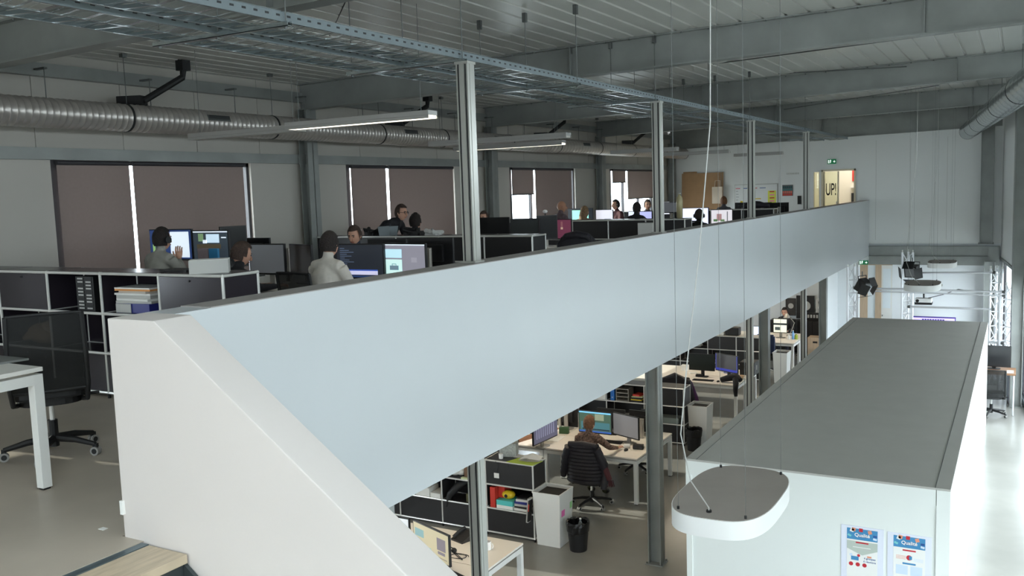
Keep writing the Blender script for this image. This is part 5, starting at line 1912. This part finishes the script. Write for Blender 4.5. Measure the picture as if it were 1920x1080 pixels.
for (px_, py_, w, d, h, m_, l) in ((1022, 800, .2, .14, .03, BLACK, 'black flat device behind the bare forearm'), (1132, 812, .3, .05, .03, PAPERG, 'pale strip of papers under the 3D landscape monitor'),
                                   (1150, 815, .12, .08, .04, BLACK, 'small black box under the grey angled monitor'), (1218, 800, .25, .15, .02, PAPER, 'white papers on the far lower row beside the pillar')):
    p = atz(px_, py_, DZ_)
    tag(MB().cbox((0, 0, h / 2), (w, d, h), Matrix.Rotation(.2, 3, 'Z')).build('desk_item', m_, bevel=.003), l, 'desk item').location = p

# second lower sideboard
C2 = {(0, 2), (0, 0), (1, 0), (2, 0), (3, 0)}
cell, ttl2 = sideboard('charcoal modular sideboard with blue binder behind the lower bench', -5.36, 15.85, ZF, 4, C2, colw=.775, front=DARKP, top=DARKP)
x0, x1, yf, z = cell(1, 2)
for k in range(1):
    t = thing('ring_binder', 'bright blue ring binder in the second lower sideboard', 'binder', (x0 + .05, yf + .03, z))
    B(0, .08, 0, .26, 0, .29).build('cover', BLUE, t)
    MB().tube((.04, -.002, .06), (.04, .0, .06), .014, 12).build('finger_hole', CHROME, t)
t = thing('letter_tray_rack', 'grey four-level letter tray rack beside the blue binder', 'rack', (x0 + .3, yf + .16, z))
MB().box(-.13, -.12, -.14, .14, 0, .24).box(.12, .13, -.14, .14, 0, .24).box(-.13, .13, .13, .14, 0, .24).build('case', SILV, t)
for k in range(4):
    B(-.12, .12, -.14, .13, .005 + k * .075, .017 + k * .075).build('shelf', SILV, t)
stack('folder', x0 + .58, yf + .17, z, [(.22, .27, .035, DARKP, .04), (.22, .26, .02, YEL, -.05), (.2, .26, .04, BLACK, 0), (.22, .26, .015, mat('pale_green', (206, 214, 170), .6), .1), (.15, .2, .03, RED, -.2)], 'folders in the second lower sideboard',
      ['charcoal folder at the bottom right of the letter rack', 'yellow folder right of the letter rack', 'black folder above the yellow one', 'pale green folder near the top of the pile', 'red packet on top of the folder pile'])
x0, x1, yf, z = cell(1, 1)
stack('paper_pile', x0 + .2, yf + .17, z, [(.28, .27, .05, PAPERG, .03)], 'paper piles in the second lower sideboard', ['grey paper pile below the letter tray rack'])
stack('paper_pile', x0 + .5, yf + .17, z, [(.24, .27, .07, PAPERG, -.03)], 'paper piles in the second lower sideboard', ['taller grey paper pile below the folders'])
x0, x1, yf, z = cell(2, 2)
tag(B(x0 + .3, x1 - .02, yf + .04, yf + .3, z, z + .13).build('paper_ream', PAPER), 'white paper ream left of the blue binder', 'paper')
x0, x1, yf, z = cell(0, 1)
tag(B(x0 + .2, x1 - .1, yf + .05, yf + .3, z, z + .1).build('storage_box', mat('green_grey', (120, 128, 122), .6)), 'green-grey storage box at the end of the second lower sideboard', 'box')
square_bin('white square bin beside the far lower pillar', -5.33, -4.96, 15.98, 16.38, notes=False)
basket('black waste basket in front of the plain white bin', -5.12, 15.68)

# third lower cluster
monpx('black switched-off monitor in the third lower cluster', 1292, 1340, 662, 18.6, DZ_, [mat('green_black_screen', (36, 42, 38), .3)], h=.36, stand=BLACK)
mon2('blue rimmed dark monitor in the third lower cluster', (1342, 661), (1384, 668), ZF + 1.25, [scr((62, 62, 66), .4), (0, 1, .86, 1, scr((40, 50, 150), .7)), (0, .03, 0, 1, scr((40, 50, 150), .7)), (.97, 1, 0, 1, scr((60, 70, 160), .7))], h=.38, stand=BLACK)
p = atz(1397, 703, DZ_)
t = thing('computer_tower', 'black desktop computer lying right of the blue rimmed monitor', 'computer', (p.x + .05, 19.3, DZ_))
MB().box(-.16, .16, -.2, .2, 0, .28).build('case', BLACK, t, bevel=.006)
B(.161, .163, -.05, .0, .1, .2).build('badge', SILV, t)
p = atz(1390, 711, DZ_)
t = thing('bowl', 'beige bowl on white papers in the third lower cluster', 'bowl', (p.x, p.y, DZ_ + .01))
MB().lathe([(.001, 0), (.04, 0), (.07, .07), (.064, .07), (.036, .01), (.001, .01)], n=16).build('body', mat('beige_bowl', (206, 178, 146), .5), t, smooth=True)
tag(B(-.1, .1, -.15, .12, 0, .008).build('paper_sheets', PAPER), 'white paper sheets at the desk end beside the beige bowl', 'paper').location = (p.x + .02, p.y, DZ_)
keyboard('black keyboard below the switched-off monitor', (-5.75, 18.28, DZ_), .05)
mouse('black computer mouse below the blue rimmed monitor', (-5.42, 18.25, DZ_))
tag(MB().cbox((0, 0, .06), (.16, .12, .12)).build('small_box', PAPER, bevel=.004), 'small white box left of the switched-off lower monitor', 'box').location = atz(1285, 694, DZ_)
p = atz(1278, 725, ZF + .6)
chair('black office chair with dark clothes in the third lower cluster', -6.0, 17.55, ZF, .2)
m = MB().path([(-.3, -.3, .55), (-.27, -.3, .9), (0, -.34, 1.02), (.27, -.3, .9), (.32, -.25, .6), (.36, -.2, .4)], [.05, .07, .07, .07, .06, .05], 10).cbox((0, -.34, .78), (.46, .08, .4))
tag(m.build('coat', PUFF, bevel=.008), 'dark coat over the office chair left in the third lower cluster', 'coat').location = (-6.0, 17.55, ZF)
m = MB().path([(.3, -.25, .9), (.38, -.2, .6), (.42, -.15, .4)], [.03, .05, .04], 8)
tag(m.build('scarf', cloth('plum_wool', (88, 52, 92))), 'plum scarf hanging from the dark coat', 'scarf').location = (-6.0, 17.55, ZF)
p = atz(1374, 716, DZ_)
m = MB().path([(-.22, .06, .05), (-.05, .08, .1), (.1, .1, .13), (.2, .02, .08)], [.05, .07, .08, .05], 10).path([(.1, -.0, .1), (.14, -.1, .03), (.15, -.17, -.1), (.16, -.18, -.22)], [.06, .06, .05, .035], 10)
tag(m.build('jacket', BLKS, smooth=True), 'black jacket thrown over the desk edge beside the beige bowl', 'jacket').location = (p.x, 18.18, DZ_)

rnd = random.Random(11)
for k, (px_, py_, m_, l) in enumerate(((1300, 700, PAPER, 'white envelope left of the switched-off lower monitor'), (1312, 706, BLACK, 'black case under the switched-off lower monitor'), (1352, 697, PAPER, 'white carton between the third cluster monitors'),
                                       (1366, 700, mat('blue_grey_item', (110, 120, 160), .5), 'blue-grey glasses case under the blue rimmed monitor'), (1322, 712, PAPERG, 'grey notepad in front of the switched-off lower monitor'))):
    p = atz(px_, py_, DZ_)
    h = (.02, .05, .07, .05, .012)[k]
    tag(MB().cbox((0, 0, h / 2), (rnd.uniform(.1, .22), rnd.uniform(.07, .15), h), Matrix.Rotation(rnd.uniform(-.5, .5), 3, 'Z')).build('desk_item', m_, bevel=.003), l, 'desk item').location = p

# third lower sideboard
C3 = {(0, 2), (0, 1), (0, 0), (1, 2), (1, 0), (2, 0), (3, 0)}
cell, ttl3 = sideboard('black modular sideboard with cream top in the lower distance', -5.32, 21.9, ZF, 4, C3, colw=.72, front=DARKP, top=CREAM)
x0, x1, yf, z = cell(2, 2)
m = MB().ball((0, 0, .08), (.14, .1, .08), 8, 6).ball((.15, .02, .06), (.12, .09, .06), 8, 6)
tag(m.build('plastic_bag', PAPERG), 'crumpled pale bag in the far lower sideboard', 'bag').location = (x0 + .25, yf + .17, z)
for px_, w, h, m_, l in ((1380, .34, .2, BLACK, 'black bag on the cream topped sideboard'), (1356, .2, .12, PAPER, 'white paper pile on the cream topped sideboard')):
    p = atz(px_, 625, ttl3)
    tag(MB().cbox((0, 0, h / 2), (w, .24, h)).build('bag' if m_ is BLACK else 'paper_pile', m_, bevel=.02), l, 'bag' if m_ is BLACK else 'paper').location = (p.x, 22.08, ttl3)
monpx('small blue and white lit monitor behind the cream topped sideboard', 1403, 1428, 611, 23.9, DZ_, [scr((90, 130, 220), .9), (.2, .8, 0, 1, scr((220, 232, 250), .9))], h=.3)
square_bin('white square bin beside the cream topped sideboard', -5.14, -4.8, 21.85, 22.3, notes=False)

# fourth lower cluster
monpx('monitor with white pages below the man with lamp', 1450, 1476, 597, 24.1, DZ_, [scr((224, 226, 206), .9), (0, 1, .3, .45, scr((50, 56, 60), .5)), (.1, .5, .6, .85, scr((80, 90, 90), .5))], h=.38)
o, q = seatpx('man in black looking at the white pages in the lower distance', 1471, 577, 25.35, ZF, pi, BLKS, 'dark', lean=.1, head=(0, -.15))
chair('black office chair under the man in the lower distance', q.x, q.y + .04, ZF, pi)
p = atz(1480, 628, DZ_)
t = thing('desk_lamp', 'silver dome desk lamp in the lower distance', 'lamp', (aty(1481, 600, 24.6).x, 24.6, DZ_))
MB().tube((0, 0, 0), (0, 0, .015), .09, 18).build('base', SILV, t)
MB().path([(0, 0, .015), (.12, 0, .35), (-.05, 0, .55)], .01, 6).build('arm', SILV, t)
MB().lathe([(.02, .1), (.04, .08), (.09, -.02), (.085, -.02), (.03, .07), (.001, .09)], c=(-.08, 0, .5), n=18).build('shade', SILV, t, smooth=True)
for px_, r, h, m_, l in ((1487, .035, .22, mat('blue_bottle', (120, 170, 220), .2), 'pale blue bottle on the far lower desk'), (1493, .04, .14, mat('lime_can', (170, 190, 60), .4), 'lime green can on the far lower desk'), (1479, .035, .12, PAPER, 'white cup on the far lower desk')):
    p = atz(px_, 636, DZ_)
    t = thing('bottle' if h > .2 else 'can', l, 'bottle' if h > .2 else 'can', (p.x, p.y, DZ_))
    MB().lathe([(.001, 0), (r, 0), (r, h * .7), (r * .5, h * .85), (r * .5, h)], n=14).build('body', m_, t, smooth=True)
    MB().tube((0, 0, h), (0, 0, h + .012), r * .52, 10).build('lid', PAPER, t)
p = atz(1465, 690, ZF)
chair('black office chair with blue jacket before the far lower desk', -5.5, 22.95, ZF, 0)
m = MB().cbox((0, -.34, .8), (.46, .08, .42)).path([(-.2, -.34, 1.0), (.2, -.34, 1.0)], .06, 8)
tag(m.build('jacket', cloth('blue_denim', (54, 66, 96)), bevel=.01), 'blue jacket on the chair before the far lower desk', 'jacket').location = (-5.5, 22.95, ZF)

# framed pictures and cabinet at the lower far end
PICB = mat('picture_dark', (52, 48, 46), .5, var=.5, scale=6)
for px0, px1, pyt, pyb, bgm, l in ((1473, 1492, 559, 592, PICB, 'dark framed picture, left of three at the lower far end'), (1493, 1527, 554, 598, BLACK, 'large black framed picture with pale disc at the lower far end'), (1530, 1546, 560, 598, PAPERG, 'pale line portrait beside the lower far column')):
    a, b = aty(px0, pyt, 26.6), aty(px1, pyb, 26.6)
    t = thing('framed_picture', l, 'picture', (a.x, 26.6, b.z), group='pictures at the lower far end')
    w, h = b.x - a.x, a.z - b.z
    B(0, w, 0, .03, 0, h).build('frame', BLACK if bgm is not PAPERG else PAPER, t)
    B(.02, w - .02, -.004, 0, .02, h - .02).build('print', bgm, t)
    fc = PAPERG if bgm is not PAPERG else PAPER
    MB().tube((w * .52, -.008, h * .56), (w * .52, -.004, h * .56), min(w, h) * .27, 20).build('printed_shape', fc, t)
    if bgm is PAPERG:
        MB().prism([(w * .3, h * .72), (w * .72, h * .72), (w * .78, h * .85), (w * .5, h * .95), (w * .26, h * .85)], 'y', -.012, -.008).build('printed_shape', DARKP, t)
        for u in (.42, .6):
            B(w * u, w * (u + .1), -.012, -.008, h * .57, h * .6).build('printed_mark', DARKP, t)
        B(w * .46, w * .6, -.012, -.008, h * .4, h * .43).build('printed_mark', RED, t)
t = thing('low_cabinet', 'black low cabinet under the pictures at the lower far end', 'cabinet', (-5.3, 26.2, ZF))
B(-.9, .7, -.2, .2, .05, .92).build('body', BLACK, t)
for k in range(4):
    B(-.88 + k * .395, -.51 + k * .395, -.212, -.2, .08, .9).build('door', DARKP, t)
B(-.9, .7, -.18, .18, 0, .05).build('plinth', BLACK, t)
t = thing('wooden_crate', 'pale wooden crate at the end of the far lower desks', 'crate', (aty(1531, 640, 25.4).x, 25.4, ZF))
B(-.2, .2, -.2, .2, 0, .6).build('body', WOOD, t)
B(-.06, .06, -.206, -.2, .45, .5).build('hand_hole', BLACK, t)
t = thing('box_sign', 'small dark board with white lettering on the black cabinet', 'sign', (-5.05, 26.25, ZF + .92))
B(-.2, .2, 0, .03, 0, .22).build('board', BLACK, t)
for k in range(4):
    B(-.15 + k * .08, -.1 + k * .08, -.004, 0, .07, .16).build('letter', PAPERG, t)
# partition and doors in the lower far wall
x0, x1, z0, z1 = far(1613, 1672, 494, 600)
d2 = struct(thing('door_2', 'pale wood framed glazed door at the lower far end', 'door', (x0, YF + .05, ZF)))
del d2['category']
dw = x1 - x0
dh = 2.45
for a, b in ((0, .2), (.40, .56)):
    B(a, b, -.06, .0, 0, dh).build('door_frame', WOOD, d2)
B(0, dw, -.06, 0, dh, dh + .08).build('door_frame', WOOD, d2)
B(.2, .40, -.03, -.02, 0, dh).build('pane', mat('frosted_pane', (226, 234, 238), .3), d2)
lf = B(.56, dw, -.04, -.01, 0, dh).build('door_leaf', WHITEM, d2)
B(.60, dw - .04, -.045, -.04, 1.25, dh - .1).build('pane', mat('frosted_pane', (226, 234, 238), .3), lf)
B(.585, .6, -.09, -.04, 1.02, 1.06).build('door_handle', GALVD, lf)
struct(B(-4.62, -4.5, 25.2, YF + .05, ZF, -.45).build('wall_partition', mat('lower_white_wall', (236, 240, 242), .5)), 'short white partition beside the lower far column')

# ------------------------------------------------------------------ stage corner: trusses, tubes, spotlights, projector


def truss(label, x, y, z1, rz=0, s=.24):
    t = thing('lighting_truss', label, 'truss', (x, y, ZF), rz, 'lighting trusses')
    H = z1 - ZF
    P = [Vector((-s / 2, -s * .29, 0)), Vector((s / 2, -s * .29, 0)), Vector((0, s * .58, 0))]
    for p in P:
        MB().tube(p, p + Vector((0, 0, H)), .025, 10).build('chord', TUBE, t)
        MB().tube(p + Vector((0, 0, H)), p + Vector((0, 0, H + .06)), .018, 8).build('coupler', CHROME, t)
    for i in range(3):
        a, b = P[i], P[(i + 1) % 3]
        m = MB()
        n = int(H / .3)
        for k in range(n):
            z0 = H * k / n
            z1_ = H * (k + 1) / n
            u, v = (a, b) if k % 2 else (b, a)
            m.tube(u + Vector((0, 0, z0)), v + Vector((0, 0, z1_)), .01, 6)
            m.tube(a + Vector((0, 0, z0)), b + Vector((0, 0, z0)), .008, 6)
        m.build('lacing', TUBE, t)
    B(-.25, .25, -.25, .25, 0, .012).build('base_plate', GALV, t)


T1, T2, T3, T4 = (-3.4, 22.5), (-2.37, 24.0), (-.44, 23.6), (-.22, 22.3)
truss('white lattice truss left of the stage, beside the wooden door', *T1, -.36)
truss('white lattice truss behind the black barn-door spotlight', *T2, -.12)
truss('white lattice truss in the far right corner', *T3, -.46)
truss('white lattice truss nearest the facade window', *T4, -.72)


def rail(label, a, b, r=.024):
    t = thing('stage_rail', label, 'rail', (0, 0, 0), 0, 'stage rails')
    MB().tube(a, b, r, 10).build('tube', TUBE, t)
    a, b = Vector(a), Vector(b)
    d = (b - a).normalized()
    for q in (a + d * .05, b - d * .05):
        MB().tube(q - d * .03, q + d * .03, r * 1.5, 10).build('clamp', GALVD, t)


rail('upper horizontal stage tube behind the far pendant lamp', (T2[0], T2[1] - .1, -.62), (T3[0], T3[1] - .1, -.55))
rail('middle horizontal stage tube carrying the projector', (T1[0], T1[1] - .1, -.85), (T4[0], T4[1] - .1, -.85))
rail('second middle stage tube just below the projector tube', (T1[0] + .1, T1[1] - .1, -.91), (T4[0], T4[1] - .1, -.93), .018)
rail('lower horizontal stage tube below the projector', (T2[0], T2[1] - .1, -1.45), (T3[0], T3[1] - .1, -1.4))
rail('short stage tube beside the facade window above the desk screen', (T3[0] - .3, T4[1] + .1, -1.98), (T4[0], T4[1] - .08, -1.98))


def spot(label, x, y, z, rz, tilt):
    t = thing('stage_spotlight', label, 'spotlight', (x, y, z), rz, 'stage spotlights')
    R = Matrix.Rotation(tilt, 3, 'X')
    MB().cbox((0, 0, 0), (.3, .2, .28), R).build('body', BLACK, t, bevel=.01)
    MB().cbox(R @ Vector((0, -.105, 0)), (.24, .01, .22), R).build('lens', mat('spot_lens', (150, 152, 154), .3), t)
    for dx, dz, ax, ang in ((0, .2, 'X', .9), (0, -.2, 'X', -.9), (.22, 0, 'Z', .9), (-.22, 0, 'Z', -.9)):
        RR = R @ Matrix.Rotation(ang * (-1 if ax == 'X' else 1), 3, ax)
        MB().cbox(R @ Vector((dx, -.17, dz)), (.26 if ax == 'X' else .2, .006, .2 if ax == 'X' else .26), RR).build('barn_door', BLACK, t)
    MB().path([(-.17, 0, 0), (-.17, .02, .22), (.17, .02, .22), (.17, 0, 0)], .01, 6).build('yoke', BLACK, t)
    MB().tube((0, .02, .2), (0, .02, .32), .012, 8).build('clamp', GALVD, t)


p = aty(1710, 508, 23.6)
spot('black barn-door spotlight on the middle truss facing the camera', p.x, 23.6, p.z, -.3, .25)
p = aty(1618, 535, 21.95)
spot('black barn-door spotlight on the left truss seen from the side', p.x, 21.95, p.z, 1.2, .5)
p = aty(1732, 562, 22.35)
t = thing('projector', 'white and black projector hanging from the stage tube', 'projector', (p.x, 22.35, p.z - .07))
MB().box(-.17, .17, -.12, .12, 0, .11).build('case', LAMPS, t, bevel=.02)
MB().box(-.18, .18, -.13, .13, -.03, .02).build('cradle', BLACK, t, bevel=.006)
MB().tube((-.12, -.13, .06), (-.12, -.16, .06), .035, 16).build('lens', BLACK, t)
MB().tube((0, 0, .11), (0, 0, -.9 - p.z + .09), .018, 8).build('mount', BLACK, t)
MB().path([(.05, 0, .1), (.4, 0, .2), (.7, .05, .32), (.9, .1, .28), (1.2, .05, .3)], .008, 6).build('cable', BLACK, t)
x0, x1 = aty(1708, 594, 25.5).x, aty(1792, 594, 25.5).x
t = thing('display_screen', 'lavender lit display screen with dark heading behind the pod', 'screen', ((x0 + x1) / 2, 25.5, ZF))
w = x1 - x0
zt = aty(1750, 594, 25.5).z - ZF
MB().box(-w / 2, w / 2, 0, .05, zt - .62, zt).build('bezel', mat('violet_bezel', (80, 60, 150), .4), t)
B(-w / 2 + .02, w / 2 - .02, -.004, 0, zt - .6, zt - .03).build('panel', scr((190, 176, 240), .9), t)
lettering('PORTES OUVERTES', .075, INKN, t, (-.05, -.006, zt - .12)) if False else None
for k in range(9):
    B(-.26 + k * .06, -.215 + k * .06, -.006, -.004, zt - .1, zt - .06).build('heading_mark', scr((60, 44, 120), .6), t)
for s in (-1, 1):
    MB().tube((s * w * .3, .04, 0), (s * w * .3, .04, zt - .5), .02, 8).build('leg', GALVD, t)
    B(s * w * .3 - .03, s * w * .3 + .03, -.25, .3, 0, .02).build('foot', GALVD, t)
tag(B(-.03, .03, -.004, .0, 0, .06).build('wall_label', PAPERG), 'small grey label on the lower far wall right of the stage', 'label').location = (aty(1765, 535, YF).x, YF + .048, aty(1765, 537, YF).z)

# desk at the far right beside the window
p = atz(1865, 698, ZF + .85)
t = thing('work_table', 'small wooden topped table beside the right facade window', 'table', (-.42, 20.75, ZF))
B(-.42, .42, -.35, .35, .82, .85).build('table_top', mat('brown_wood', (150, 110, 78), .5, var=.1), t)
for sx in (-1, 1):
    for sy in (-1, 1):
        MB().tube((sx * .38, sy * .31, 0), (sx * .38, sy * .31, .82), .018, 8).build('leg', TUBE, t)
monitor('black flat screen on the wooden table beside the facade window', -.4, 20.85, ZF + .85, ZF + 1.34, .62, 0, None, h=.44, stand=BLACK)
chair('black office chair at the wooden table by the facade', -.42, 20.3, ZF, .1)
tag(MB().cbox((0, 0, .02), (.12, .1, .04)).build('paper_pile', PAPER), 'small white papers beside the facade flat screen', 'paper').location = (-.1, 20.55, ZF + .85)
t = thing('radiator_cabinet', 'blue-grey low cabinet beneath the right facade window', 'cabinet', (-.02, 21.75, ZF), .1)
B(-.13, .05, -.3, .2, .03, .78).build('body', mat('blue_grey', (92, 108, 124), .5), t)
B(-.15, .06, -.32, .22, .78, .8).build('top', mat('blue_grey', (92, 108, 124), .5), t)
B(-.12, .04, -.28, .18, 0, .03).build('plinth', BLACK, t)
